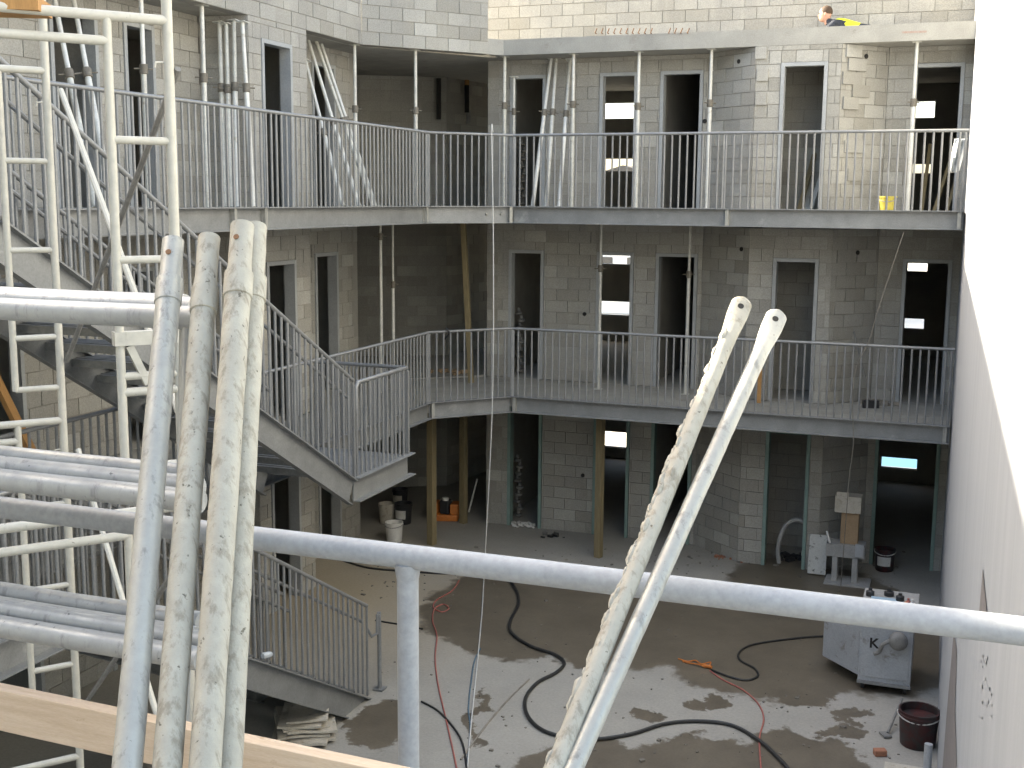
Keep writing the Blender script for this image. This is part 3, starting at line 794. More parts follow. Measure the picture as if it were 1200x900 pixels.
# ------------------------------------------------------------------ steel props
def prop(base, top, label, col=.6, r=.034, grp='steel props'):
    base = V3(base); top = V3(top); d = (top-base).normalized(); L = (top-base).length
    t = thing('steel_prop', label, 'steel prop', base, grp)
    m = MB(); m.tube([base+d*.008, base+d*(L*col)], r, 10); m.build('outer_tube', M_prop, t)
    m = MB(); m.tube([base+d*(L*col+.001), base+d*(L-.008)], r*.8, 10); m.build('inner_tube', M_prop, t)
    c = base+d*(L*col); s = d.orthogonal().normalized()
    m = MB(); m.tube([c-d*.09, c-d*.085, c+d*.02, c+d*.025], [r*1.1, r*1.45, r*1.45, r*1.1], 10); m.tube([c-s*.11-d*.03, c+s*.11-d*.03], .009, 6); m.build('collar', M_collar, t)
    q = V3((0, 0, 1)).rotation_difference(d).to_matrix()
    for nm, pp in (('base_plate', base+d*.004), ('head_plate', top-d*.004)):
        m = MB(); m.box(pp, (.13, .13, .008), q); m.build(nm, M_prop, t, smooth=False)
def vprop(p, z0, z1, label, col=.6, **k): prop((p.x, p.y, z0), (p.x, p.y, z1), label, col, **k)
# top storey, back wing
VV = VP_+.16
for x, lab, cl in ((591, 'upright steel prop at the corner pier on the upper balcony', .69), (671, 'upright steel prop beside three leaning props on the upper balcony', .69), (747, 'upright steel prop at the right jamb of the doorway with bright windows, upper balcony', .67),
                   (831, 'upright steel prop right of the third doorway on the upper balcony', .68), (1069, 'upright steel prop by the last upper doorway next to the white wall', .66)):
    vprop(Vp(x, 150, VV), F2, S3, lab, cl)
prop((Vp(602, 150, 19.5).x, 19.5, F2), (Vp(602, 150, 19.5).x, 19.5, S3-.3), 'short prop standing in the first upper doorway', .75, .026)
# leaning group on the back wing
for (xb, xt, yt), lab, dv in (((624, 646, 68), 'left of three props leaning beside the first upper doorway', 0), ((640, 652, 67), 'middle of three props leaning beside the first upper doorway', .06), ((655, 668, 70), 'right of three props leaning beside the first upper doorway', .02)):
    a = Vp(xb, 240, 18.75+dv); b = Vp(xt, yt, VR-.09); prop((a.x, a.y, F2), b, lab, .64)
# left wing
vprop(Up(238, 60, UP_-.12), F2, S3, 'upright prop against the left wing, left of the bundle of props', .66)
vprop(Up(416, 100, UP_-.12), F2, S3, 'upright prop at the left side of the dark corner recess', .62)
vprop(Lp(487, 100, (UP_-.1, 17.2), (-7.36, 19.17)), F2, S3, 'upright prop in the middle of the dark corner recess', .63)
for (xb, xt, yt, vt_), lab in zip(((264, 257, 26, 13.68), (271, 265, 28, 13.66), (278, 274, 24, 13.70), (297, 284, 26, 13.67)), ('first from left of four props bundled against the left wing wall', 'second from left of four props bundled against the left wing wall', 'third from left of four props bundled against the left wing wall', 'fourth from left of four props bundled against the left wing wall')):
    a = Vp(xb, 240, 13.42); b = Vp(xt, yt, vt_); prop((a.x, a.y, F2), b, lab, .66)
for (xb, xt, yt, ut), lab in zip(((402, 358, 72, -9.3), (421, 361, 46, -9.38), (437, 369, 44, -9.36), (440, 374, 44, -9.44)), ('lowest of four props leaning steeply beside the dark recess', 'second of four props leaning steeply beside the dark recess', 'third of four props leaning steeply beside the dark recess', 'rightmost of four props leaning steeply beside the dark recess')):
    a = Up(xb, 240, -8.45); b = Up(xt, yt, ut); prop((a.x, a.y, F2), b, lab, .52)
for (xb, xt, yt), lab in zip(((112, 62, -10), (132, 84, -12)), ('left prop leaning on the wall behind the scaffold tower', 'right prop leaning on the wall behind the scaffold tower')):
    a = Up(xb, 240, -8.4); b = Up(xt, yt, -9.42); prop((a.x, a.y, F2), b, lab, .62)
vprop(Up(169, 100, UP_-.2), F2, S3, 'upright prop before a doorway behind the scaffold tower', .66)
# middle storey
for x, yb, lab, cl in ((701, 456, 'upright prop at the left jamb of the doorway with bright windows, middle balcony', .72), (803, 462, 'upright prop in front of the third doorway on the middle balcony', .7)):
    p = Zp(x, yb, F1); vprop(p, F1, F2-.16, lab, cl, r=.028)
for x, lab, cl in ((447, 'slim upright prop on the left in the middle storey recess', .9), (461, 'upright prop with collar on the right in the middle storey recess', .62)):
    p = Up(x, 400, -8.7); vprop(p, F1, F2-.16, lab, cl, r=.026)

# timber posts
def post(x, yb, z0, z1, label, mt, wd=.1, dep=None, lean=(0, 0)):
    p = Zp(x, yb, z0); m = MB(); m.beam((p.x, p.y, z0), (p.x+lean[0], p.y+lean[1], z1), wd, wd, (.3, 1, 0)); m.build('timber_post', mt, smooth=False, label=label, cat='timber post', group='timber posts propping the decks', at=(p.x, p.y, z0), bevel=.004)
post(506, 638, 0, F1-.165, 'timber post under the bend of the middle balcony', M_post, .12)
post(543, 613, 0, F1-.2, 'darker timber post behind the orange machine', M_post, .11)
post(701, 653, 0, F1-.165, 'timber post in front of the second ground floor doorway', M_post, .11)
p = Up(540, 440, -7.75); m = MB(); m.beam((p.x, 18.9, F1), (p.x-.16, 18.9, F2-.165), .08, .08, (0, 1, 0)); m.build('timber_post', M_post, smooth=False, label='slightly leaning timber post in the corner of the middle balcony', cat='timber post', group='timber posts propping the decks', at=(p.x, 18.9, F1))
p = Vp(892, 465, 18.98); m = MB(); m.beam((p.x, 18.75, F1), (p.x-.03, 18.98, F1+1.05), .06, .05); m.build('timber_offcut', M_orangewood, smooth=False, label='short orange timber leaning on the pier left of the fourth middle doorway', cat='timber', at=(p.x, 18.75, F1))
p = Up(66, 520, -8.9); m = MB(); m.beam((-8.9, p.y-.1, F1), (-9.5, p.y-.25, F1+1.35), .13, .05); m.build('timber_plank', M_orangewood, smooth=False, label='orange plank leaning on the left wing wall behind the scaffold', cat='plank', at=(-8.9, p.y-.1, F1))

# ------------------------------------------------------------------ hoses and cables on the yard
def cable(name, pts, r, mt, label, cat, extra0=()):
    P_ = list(extra0)+[Zp(x, y, r*1.05) for x, y in pts]
    m = MB(); m.tube(smoothpath(P_, 10), r, 8); m.build(name, mt, label=label, cat=cat, at=P_[-1])
cable('hose', [(590, 672), (603, 688), (608, 706), (598, 728), (600, 742), (622, 757), (650, 767), (661, 777), (652, 788), (630, 800), (616, 818), (618, 838), (635, 855), (665, 864), (700, 866), (740, 860), (780, 848), (820, 845), (858, 850), (890, 868), (912, 888), (930, 908)], .022, M_hose, 'thick black hose snaking across the wet yard', 'hose')
cable('hose', [(380, 648), (400, 656), (430, 665), (470, 669), (520, 672), (560, 671), (596, 680)], .016, M_hose, 'thin black hose along the pale floor behind the guard rail post', 'hose')
cable('extension_cord', [(538, 680), (530, 692), (512, 703), (508, 712), (518, 717), (526, 713), (519, 708), (509, 714), (507, 728), (512, 745), (510, 770), (513, 800), (522, 840), (531, 880), (537, 910)], .0095, M_red, 'red extension cord running beside the guard rail post', 'cord')
cable('extension_cord', [(832, 786), (848, 797), (870, 808), (888, 824), (895, 842), (890, 866), (892, 905)], .0095, M_red, 'dull red cord leading to the orange plug on the wet floor', 'cord')
cable('cable', [(834, 785), (855, 793), (875, 797), (888, 792), (884, 783), (868, 774), (866, 765), (880, 756), (915, 750), (955, 746), (1000, 745)], .014, M_hose, 'black cable from the orange plug to the pump', 'cable')
cable('cable', [(440, 727), (470, 732), (495, 737)], .012, M_hose, 'short black cable by the foot of the stairs', 'cable')
cable('cable', [(494, 822), (512, 832), (528, 848), (540, 866), (545, 885), (548, 910)], .012, M_hose, 'black cable crossing near the white rope', 'cable')
cable('cable', [(620, 796), (598, 817), (575, 843), (556, 868), (540, 890)], .010, M_rubble, 'thin grey wet cable lying diagonally on the yard', 'cable')
# white rope tied to the top rail, hanging to the yard
ra = Lp(576, 156, CC, BB)+V3((.03, -.07, 0))
g0 = Zp(567, 680, .012)
m = MB(); m.tube(smoothpath([ra+V3((0, .06, .02)), ra, ra.lerp(g0, .25)+V3((.06, 0, 0)), ra.lerp(g0, .6)+V3((.09, 0, 0)), g0], 8), .0085, 6)
m.tube(smoothpath([g0, Zp(565, 715, .012), Zp(561, 760, .012), Zp(556, 810, .012), Zp(551, 860, .012), Zp(547, 910, .012)], 10), .0085, 6); m.build('rope', M_cord, label='white rope hanging from the upper balcony rail to the yard', cat='rope', at=g0)
cable('cord', [(563, 760), (556, 775), (552, 800), (549, 830), (551, 855), (547, 905)], .009, M_bluecord, 'dark blue cord lying along the white rope', 'cord')
# hoist cord on the right
a = Vp(1059, 272, 17.66); b = Vp(1036, 340, 17.66)
m = MB(); m.tube(smoothpath([a, Vp(1048, 305, 17.66), Vp(1030, 360, 17.66), Vp(1018, 400, 17.66), Vp(1004, 430, 17.66), Vp(999, 470, 17.66), Vp(1000, 520, 17.66), Vp(995, 560, 17.66), Vp(992, 600, 17.66), Zp(985, 690, .01)], 6), .006, 5); m.build('cord', M_rubble, label='grey cord hanging past both balconies near the white wall', cat='cord', at=a)
# thin blue cord top left
a = Up(150, 125, -7.4); b = Up(262, 290, -6.2)
# orange plug tangle
m = MB(); p = Zp(830, 780, .02); m.tube(smoothpath([Zp(795, 772, .014), Zp(806, 775, .03), Zp(815, 774, .014), Zp(822, 778, .05), Zp(833, 776, .03), Zp(828, 782, .014), Zp(820, 779, .03), Zp(808, 777, .014), Zp(800, 775, .014)], 8), .008, 6); m.tube([Zp(823, 779, .03), Zp(834, 782, .03)], .022, 8); m.build('plug_tangle', M_orange, label='tangled orange cord with plug on the wet floor', cat='plug', at=p)

# ------------------------------------------------------------------ containers
def bucket(x, y, z0, r, h, mt, label, handle=None, band=None, rim=None, name='bucket', content=None):
    p = Zp(x, y, z0); t = thing(name, label, 'bucket', p)
    m = MB(); m.lathe(p, [(r*.82, 0), (r*.86, .01), (r*.97, h*.86), (r*1.04, h*.87), (r*1.04, h*.91), (r, h*.92), (r*1.02, h), (r*.93, h), (r*.9, h*.8), (.01, h*.78)], 22); m.build('body', mt, t)
    if handle:
        m = MB(); m.tube([p+V3((math.cos(a_)*r*1.03, math.sin(a_)*r*1.03*.9, h*.9-abs(math.sin(a_))*h*.12)) for a_ in [R(180+q*15) for q in range(13)]], .008, 6); m.build('handle', handle, t)
    if band:
        m = MB(); m.lathe(p, [(r*.93, h*.3), (r*.975, h*.7)], 22); 
        m = MB()
        for k in range(7):
            a0_ = R(225+k*12); a1_ = R(225+(k+1)*12)
            r0_, r1_ = r*.905+.004, r*.955+.004
            m.add([p+V3((math.cos(a0_)*r0_, math.sin(a0_)*r0_, h*.28)), p+V3((math.cos(a1_)*r0_, math.sin(a1_)*r0_, h*.28)), p+V3((math.cos(a1_)*r1_, math.sin(a1_)*r1_, h*.7)), p+V3((math.cos(a0_)*r1_, math.sin(a0_)*r1_, h*.7))], [(0, 1, 2, 3)])
        m.build('paper_label', band, t)
    return t
bucket(462, 634, 0, .155, .34, M_white, 'white paint-spattered bucket standing nearest in the left ground floor recess', M_rail)
bucket(453, 612, 0, .15, .36, M_paper, 'grey bucket behind the white one')
bucket(473, 613, 0, .16, .38, M_black, 'black bucket with white label beside the timber post', None, M_white)
bucket(469, 594, 0, .15, .36, M_black, 'black bucket furthest back with a pale label', None, M_paper)
bucket(1036, 668, 0, .16, .36, M_darkred, 'dark red bucket with white rim in the last ground floor doorway', M_white, M_white)
t = bucket(1075, 872, 0, .215, .40, M_darkred, 'large dark red drum with white handle beside the white wall', M_white)
q = Vp(1040, 241, 18.55); 
bucket(1040, 0, F2, .1, .14, M_yellow, 'small yellow bucket on the upper balcony behind the railing') if False else None
t = thing('bucket', 'small yellow bucket on the upper balcony behind the railing', 'bucket', (q.x, q.y, F2))
m = MB(); m.lathe((q.x, q.y, F2), [(.10, 0), (.105, .01), (.125, .2), (.135, .2), (.135, .22), (.12, .22), (.11, .05), (.01, .045)], 18); m.build('body', M_yellow, t)
m = MB(); m.tube([V3((q.x, q.y, F2))+V3((math.cos(R(a_))*.13, -.02-abs(math.sin(R(a_)))*.11, .2-abs(math.sin(R(a_)))*.06)) for a_ in range(0, 181, 20)], .005, 6); m.build('handle', M_rail, t)

# trowel, pipe bit, brick by the drum
p = Zp(1040, 862); q = Zp(1056, 838); m = MB(); m.tube([p+V3((0, 0, .03)), q+V3((0, 0, .2))], .016, 8); m.box(p+V3((-.02, -.03, .02)), (.09, .13, .02), Matrix.Rotation(.5, 3, 'Z')); m.build('mixing_paddle', M_darkb, label='dirty mixing paddle leaning against the dark red drum', cat='tool', at=p)
p = Zp(1031, 885); m = MB(); m.box(p+V3((0, 0, .035)), (.13, .09, .07), Matrix.Rotation(.4, 3, 'Z')); m.build('brick', M_brick, label='broken orange brick on the yard near the drum', cat='brick', smooth=False, bevel=.012, at=p)
p = Zp(1086, 908); m = MB(); m.tube([p, p+V3((0, .02, .33))], .042, 14, cap=True); m.build('pipe_offcut', M_pump, label='short upright grey pipe in front of the drum', cat='pipe', at=p)
p = Zp(1062, 905); m = MB(); m.bx(p.x-.22, p.x+.16, p.y-.1, p.y+.12, 0, .025); m.build('board_offcut', M_paper, label='small flat board on the yard in front of the drum', cat='board', smooth=False, at=p)

# ------------------------------------------------------------------ pump by the white wall
pa = Zp(1004, 808); pb = Zp(1066, 814)
x0, x1, y0 = pa.x, pb.x, pa.y; H0, H1 = .10, .95
t = thing('grout_pump', 'grey grout pump on castors with letter K, beside the white wall', 'pump', ((x0+x1)/2, y0+.4, 0))
yb = y0+.95
m = MB(); m.bx(x0, x1, y0, yb, H0, H1); m.build('cabinet', M_pump, t, smooth=False, bevel=.012)
m = MB(); m.bx(x0+.03, x1-.03, y0-.012, y0+.0-.002, H0+.09, H1-.06); m.build('front_panel', M_pump, t, smooth=False, bevel=.004)
m = MB(); m.bx(x0-.005, x1+.005, y0-.03, y0-.002, H0+.0, H0+.035); m.build('bottom_rail', M_rail, t, smooth=False)
m = MB(); m.bx(x0-.02, x1+.03, y0-.02, yb+.02, H1+.002, H1+.03); m.build('top_tray', M_bench, t, smooth=False, bevel=.004)
m = MB(); m.bx(x0+.08, x0+.46, y0+.12, y0+.6, H1+.032, H1+.05); m.build('blue_panel', M_pumptop, t, smooth=False)
for (dx, dy, r, h, mt) in ((.06, .66, .05, .1, M_black), (.28, .75, .06, .08, M_black), (.42, .55, .05, .09, M_hose), (.2, .2, .05, .08, M_darkb), (.5, .2, .045, .12, M_orange), (.57, .28, .035, .14, M_white), (.52, .42, .03, .1, M_red)):
    m = MB(); c = V3((x0+dx, y0+dy, H1+.051 if .08 < dx < .46 and .12 < dy < .6 else H1+.032)); m.lathe(c, [(r, 0), (r, h*.6), (r*.45, h*.75), (r*.45, h)], 14); m.build('knob', mt, t)
# wedge-shaped hopper on the left
pw = Zp(962, 786)
m = MB(); m.prism([(pw.x, pw.y+.1), (x0-.004, y0+.06), (x0-.004, yb-.05), (pw.x, yb-.1)], .16, .80); m.build('hopper', M_pump, t, smooth=False, bevel=.01)
m = MB()   # motor housing and hose on the front
c = V3((x1-.17, y0-.04, .70)); m.lathe(c, [(.09, 0), (.11, .02), (.11, .07), (.08, .10), (.05, .11)], 16, V3((.2, -1, .1)).normalized()); m.tube(smoothpath([c+V3((-.05, -.03, 0)), c+V3((-.16, -.06, -.05)), c+V3((-.2, -.03, -.16)), c+V3((-.26, -.02, -.2))]), .025, 8); m.build('motor', M_darkb, t)
for dx in (.06, x1-x0-.06):
    for yy in (y0+.08, yb-.1):
        m = MB(); m.lathe((x0+dx-.02, yy, .05), [(.048, 0), (.05, .005), (.05, .035), (.048, .04)], 14, V3((1, 0, 0))); m.box((x0+dx, yy, .088), (.05, .05, .024)); m.build('castor', M_black, t)
def lettering(txt, size, loc, mt, parent, ext=.002):
    cu = bpy.data.curves.new('letter', 'FONT'); cu.body = txt; cu.size = size; cu.extrude = ext; cu.offset = .004; cu.align_x = 'CENTER'; cu.align_y = 'CENTER'
    ob = bpy.data.objects.new('tmp', cu); C.objects.link(ob)
    dg = bpy.context.evaluated_depsgraph_get(); me = bpy.data.meshes.new_from_object(ob.evaluated_get(dg)); bpy.data.objects.remove(ob)
    me.materials.clear(); me.materials.append(mt)
    o = bpy.data.objects.new('lettering', me); C.objects.link(o); o.parent = parent; o.location = V3(loc)-org(parent); o.rotation_euler = (R(90), 0, 0); return o
lettering('K', .17, (x0+.17, y0-.015, Vp(1026, 754, y0).z), M_hole, t)

# ------------------------------------------------------------------ board, bench, boxes
p0_ = Zp(946, 673); p1_ = Zp(966, 676)
m = MB(); m.beam((p0_.x+.14, p0_.y, 0.02), (p0_.x+.14, p0_.y+.16, .62), .28, .035, (0, -1, .2)); m.build('spattered_board', M_boardw, smooth=False, label='white spattered board leaning left of the site bench', cat='board', at=p0_, bevel=.004)
bp = Zp(991, 684); bx0, bx1, by = bp.x-.32, bp.x+.26, bp.y
t = thing('site_bench', 'grey two-legged site bench against the block wall', 'bench', (bp.x, by, 0))
m = MB(); m.bx(bx0, bx1, by-.03, by+.3, .42, .62); m.build('top_box', M_bench, t, smooth=False, bevel=.006)
for xx in (bp.x-.18, bp.x+.12):
    m = MB(); m.bx(xx-.04, xx+.04, by-.02, by+.06, .03, .418); m.build('leg', M_bench, t, smooth=False)
    m = MB(); m.bx(xx-.04, xx+.04, by+.2, by+.28, .03, .418); m.build('leg', M_bench, t, smooth=False)
m = MB(); m.bx(bx0+.0, bx1+.1, by-.15, by+.32, .0, .028); m.build('foot_board', M_bench, t, smooth=False)
m = MB(); m.bx(bx1-.14, bx1-.02, by-.07, by-.032, .46, .66); m.build('side_pocket', M_pump, t, smooth=False)
m = MB(); m.bx(bp.x-.12, bp.x+.14, by+.04, by+.26, .622, 1.12); m.build('cardboard_box', M_card, smooth=False, label='tall brown cardboard box standing on the site bench', cat='box', at=(bp.x, by+.1, .622), bevel=.004)
m = MB(); m.bx(bp.x-.22, bp.x+.17, by-.01, by+.27, 1.122, 1.38); m.bx(bp.x-.2, bp.x-.02, by+.0, by+.02, 1.38, 1.44); m.build('cardboard_box', M_paper, smooth=False, label='wide tan cardboard box on top of the tall box', cat='box', at=(bp.x, by+.1, 1.122), bevel=.004)
m = MB(); m.tube([(bx0+.06, by-.06, .64), (bx0+.0, by-.05, .82)], .018, 8); m.build('white_tube', M_white, label='short white tube lying on the left end of the bench', cat='tube', at=(bx0, by, .63))
# coiled hose in the fourth doorway
p = Zp(918, 660)
m = MB(); m.tube(smoothpath([(p.x-.05, 19.1, .04), (p.x-.08, 19.15, .3), (p.x+.0, 19.2, .62), (p.x+.18, 19.22, .76), (p.x+.36, 19.25, .66), (p.x+.42, 19.3, .4), (p.x+.3, 19.3, .2), (p.x+.42, 19.32, .04)]), .035, 8); m.build('hose', M_bench, label='grey looped hose in the fourth ground floor doorway', cat='hose', at=p)
# orange machine in the corner
p = Zp(520, 612); t = thing('orange_compactor', 'orange low machine with dark engine behind the timber posts', 'machine', p)
m = MB(); m.prism([(p.x-.28, p.y-.05), (p.x+.22, p.y+.12), (p.x+.15, p.y+.42), (p.x-.33, p.y+.25)], .0, .12); m.prism([(p.x-.30, p.y-.02), (p.x-.14, p.y+.03), (p.x-.2, p.y+.3), (p.x-.34, p.y+.25)], .122, .34); m.prism([(p.x+.08, p.y+.09), (p.x+.24, p.y+.14), (p.x+.16, p.y+.42), (p.x+.02, p.y+.36)], .122, .32); m.build('body', M_orange, t, smooth=False, bevel=.02)
m = MB(); m.bx(p.x-.12, p.x+.06, p.y+.08, p.y+.26, .124, .38); m.build('engine', M_black, t, smooth=False, bevel=.02)
m = MB(); m.lathe((p.x-.02, p.y+.12, .382), [(.06, 0), (.06, .05), (.03, .06)], 12); m.build('cap', M_white, t)
q = Zp(548, 604); m = MB(); m.tube([q+V3((0, .05, .05)), q+V3((.14, .12, .68))], .018, 8); m.build('white_stick', M_cord, label='white stick leaning behind the orange machine', cat='stick', at=q)

# sheets under the lower stairs
base = Zp(352, 862); t = thing('folded_sheets', 'pile of folded pale sheets under the lower stairs', 'sheets', base)
rs = random.Random(4)
for k in range(7):
    m = MB(); rot = Matrix.Rotation(.5+rs.uniform(-.18, .18), 3, 'Z') @ Matrix.Rotation(rs.uniform(-.04, .04), 3, 'X'); ww, dd = .62-.03*k, .85-.05*k
    nx, ny = 7, 8; vs = []; c = base+V3((rs.uniform(-.06, .06), .1+rs.uniform(-.05, .05), .02+.034*k))
    for s_ in (0, 1):
        for j in range(ny+1):
            for i in range(nx+1):
                x = (i/nx-.5)*ww; y = (j/ny-.5)*dd
                vs.append(c+rot @ V3((x, y, (.026 if s_ else 0)+.012*math.sin(7*x+k)+.01*math.sin(9*y+2*k)+rs.uniform(-.003, .003))))
    fs = []; q = (nx+1)*(ny+1)
    for j in range(ny):
        for i in range(nx):
            a_ = j*(nx+1)+i; fs.append((q+a_, q+a_+1, q+a_+nx+2, q+a_+nx+1)); fs.append((a_, a_+nx+1, a_+nx+2, a_+1))
    ed = [i for i in range(nx)]+[nx+(nx+1)*j for j in range(ny)]+[(nx+1)*ny+nx-i for i in range(nx)]+[(nx+1)*(ny-j) for j in range(ny)]
    for i in range(len(ed)): a_, b_ = ed[i], ed[(i+1) % len(ed)]; fs.append((a_, b_, q+b_, q+a_))
    m.add(vs, fs); m.build('sheet', M_paper, t)
# crumpled can on the stair edge
p = Up(309, 768, US+.04)
m = MB(); m.lathe(p+V3((0, -.02, 0)), [(.025, 0), (.033, .01), (.033, .1), (.025, .12)], 12, V3((.2, .95, -.15)).normalized()); m.build('drink_can', M_plastic, label='crushed silver can on the stringer of the lower stairs', cat='can', at=p)

# litter: small rubble lying on the yard, plus bits by the facade
rs = random.Random(9); m = MB()
for k in range(420):
    if k < 240: x, y = rs.uniform(420, 1060), rs.uniform(640, 700)
    else: x, y = rs.uniform(440, 1090), rs.uniform(690, 900)
    p = Zp(x, y); s = rs.uniform(.006, .022) if k % 14 else rs.uniform(.02, .045)
    rot = Matrix.Rotation(rs.uniform(0, 3), 3, 'Z')
    m.box(p+V3((0, 0, s*.3)), (s*rs.uniform(1, 2), s, s*.6), rot)
m.build('rubble', M_rubble, smooth=False, kind='stuff', label='small rubble and grit scattered over the yard', cat='rubble')
def heap(x, y, z, n, spread, mt, label, seed, smin=.03, smax=.09, name='rubble_heap'):
    rs = random.Random(seed); p = Zp(x, y, z) if not isinstance(x, V3) else x; t = MB()
    for k in range(n):
        s = rs.uniform(smin, smax); dx, dy = rs.gauss(0, spread), rs.gauss(0, spread*.5)
        rot = Matrix.Rotation(rs.uniform(0, 3), 3, 'Z') @ Matrix.Rotation(rs.uniform(-.5, .5), 3, 'X')
        t.box(p+V3((dx, dy, s*.35)), (s*1.5, s, s*.7), rot)
    t.build(name, mt, smooth=False, label=label, cat='rubble', kind='stuff', at=p)
heap(610, 615, 0, 16, .2, M_white, 'crumpled white scraps at the foot of the corner pier', 2, .03, .07)
heap(855, 655, 0, 14, .12, M_brick, 'orange rubble at the foot of the back wall', 3, .02, .05)
heap(640, 628, 0, 10, .16, M_hose, 'dark offcuts by the ground floor wall', 5, .02, .06)
heap(1030, 474, F1, 22, .14, M_rubble, 'rubble swept up by the broom on the middle balcony', 6)
heap(525, 437, F1, 22, .16, M_card, 'brown scraps in the corner of the middle balcony', 7)
heap(930, 655, 0, 14, .15, M_black, 'dark debris in the fourth ground floor doorway', 8, .05, .12)
heap(440, 640, 0, 18, .2, M_card, 'brown scraps around the buckets', 12, .03, .09)
# broom on the middle balcony
p = Zp(1020, 478, F1); b = Vp(1001, 388, 19.0)
t = thing('broom', 'dark broom leaning on the pier of the middle balcony', 'broom', (p.x, p.y, F1))
m = MB(); m.tube([(p.x, p.y, F1+.1), (b.x, 18.93, b.z)], .014, 8); m.build('handle', M_darkb, t)
m = MB(); m.box((p.x+.0, p.y, F1+.06), (.24, .07, .12), Matrix.Rotation(.3, 3, 'Z')); m.build('head', M_black, t, smooth=False)
# timbers inside upper doorway 4 and 5
for i, (x, mt) in enumerate(((938, M_post), (950, M_prop), (944, M_prop))):
    a = Vp(x, 240, 19.7); m = MB(); m.beam((a.x, 19.6+.1*i, F2), (a.x+(.16, .2, -.02)[i], 20.6, F2+(1.25, 1.1, .9)[i]), .07, .04); m.build('loose_timber', mt, smooth=False, label=('brown timber', 'pale timber', 'short pale timber')[i]+' leaning inside the fourth upper doorway', cat='timber', at=(a.x, 19.6, F2))
for i, (xa, xb_) in enumerate(((1095, 1125), (1080, 1090), (1110, 1128))):
    a = Vp(xa, 240, 19.7); b = Vp(xb_, 150+20*i, 20.6); m = MB(); m.beam((a.x, 19.9, F2), (b.x, 20.6, F2+1.25-.2*i), .05, .035); m.build('loose_timber', M_post, smooth=False, label=('longest', 'steepest', 'shortest')[i]+' timber leaning inside the last upper doorway', cat='timber', at=(a.x, 19.9, F2))
# stacks of pipe fittings seen in the first doorways (stored prop heads)
for li, z in ((2, F2), (1, F1), (0, 0)):
    x = {2: 613, 1: 611, 0: 611}[li]; p = Vp(x, 200, 20.3); m = MB()
    for k in range(9):
        m.lathe((p.x+.03*math.sin(k*2.1), 20.3, z+.02+.13*k), [(.03, 0), (.07, .02), (.07, .05), (.03, .07), (.03, .13)], 8)
    m.build('fitting_stack', M_darkb if li < 2 else M_collar, label='column of stacked round fittings inside the first '+('ground floor', 'middle', 'upper')[li]+' doorway', cat='fittings', at=(p.x, 20.3, z))
# plastic sheet hung on the upper railing end
rs = random.Random(3); p = V3((-.06, VE+.12, Z2+.98)); vs = []; fs = []
nx, nz = 6, 9
for j in range(nz+1):
    for i in range(nx+1):
        vs.append(p+V3((-.1+.17*i/nx*(1-.25*j/nz)-.05*j/nz, .05*math.sin(i*1.9+j*.4)+.02*rs.random(), -.46*j/nz)))
for j in range(nz):
    for i in range(nx): a_ = j*(nx+1)+i; fs.append((a_, a_+1, a_+nx+2, a_+nx+1))
m = MB(); m.add(vs, fs); o = m.build('plastic_sheet', M_plastic, label='crumpled clear plastic hanging at the right end of the upper railing', cat='plastic', at=p)
sm = o.modifiers.new('thick', 'SOLIDIFY'); sm.thickness = .006

# ------------------------------------------------------------------ kneeling worker on the top slab
hp = Vp(967, 19, 20.28)
t = thing('person', 'worker in yellow hi-vis vest low down on the top slab', 'person', (hp.x+.25, 20.2, F3))
def skin(name, joints, edges, mt, parent, sub=2):
    me = bpy.data.meshes.new(name); me.from_pydata([tuple(V3(p)-org(parent)) for p, r in joints], edges, [])
    me.materials.append(mt); o = bpy.data.objects.new(name, me); C.objects.link(o); o.parent = parent; ORG[o.name] = org(parent)
    sk = o.modifiers.new('skin', 'SKIN')
    if not me.skin_vertices: me.skin_vertices.new()
    for i, (p, r) in enumerate(joints):
        rr_ = r if isinstance(r, tuple) else (r, r); me.skin_vertices[0].data[i].radius = rr_; me.skin_vertices[0].data[i].use_root = (i == 0)
    s = o.modifiers.new('sub', 'SUBSURF'); s.levels = sub; s.render_levels = sub
    return o
hx, hy, hz = hp
fz = F3+.006
J = [((hx+.72, hy+.12, fz+.07), (.07, .13)), ((hx+.52, hy+.08, fz+.075), (.075, .14)), ((hx+.30, hy+.04, fz+.11), (.095, .16)), ((hx+.14, hy+.02, fz+.16), (.07, .10)), ((hx+.05, hy, hz-.085), .055), ((hx+.015, hy, hz-.03), .052),
     ((hx+.86, hy+.05, fz+.07), .066), ((hx+1.22, hy+.08, fz+.075), .06), ((hx+1.58, hy+.12, fz+.055), .045), ((hx+1.68, hy+.13, fz+.045), .035),
     ((hx+.86, hy+.24, fz+.07), .066), ((hx+1.22, hy+.30, fz+.075), .06), ((hx+1.58, hy+.33, fz+.055), .045), ((hx+1.68, hy+.34, fz+.045), .035),
     ((hx+.16, hy-.17, fz+.18), .055), ((hx+.02, hy-.22, fz+.055), .042), ((hx-.22, hy-.14, fz+.045), .032),
     ((hx+.16, hy+.20, fz+.18), .055), ((hx+.02, hy+.25, fz+.055), .042), ((hx-.22, hy+.18, fz+.045), .032)]
E_ = [(0, 1), (1, 2), (2, 3), (3, 4), (4, 5), (0, 6), (6, 7), (7, 8), (8, 9), (0, 10), (10, 11), (11, 12), (12, 13), (3, 14), (14, 15), (15, 16), (3, 17), (17, 18), (18, 19)]
skin('body', J, E_, M_navy, t)
m = MB()
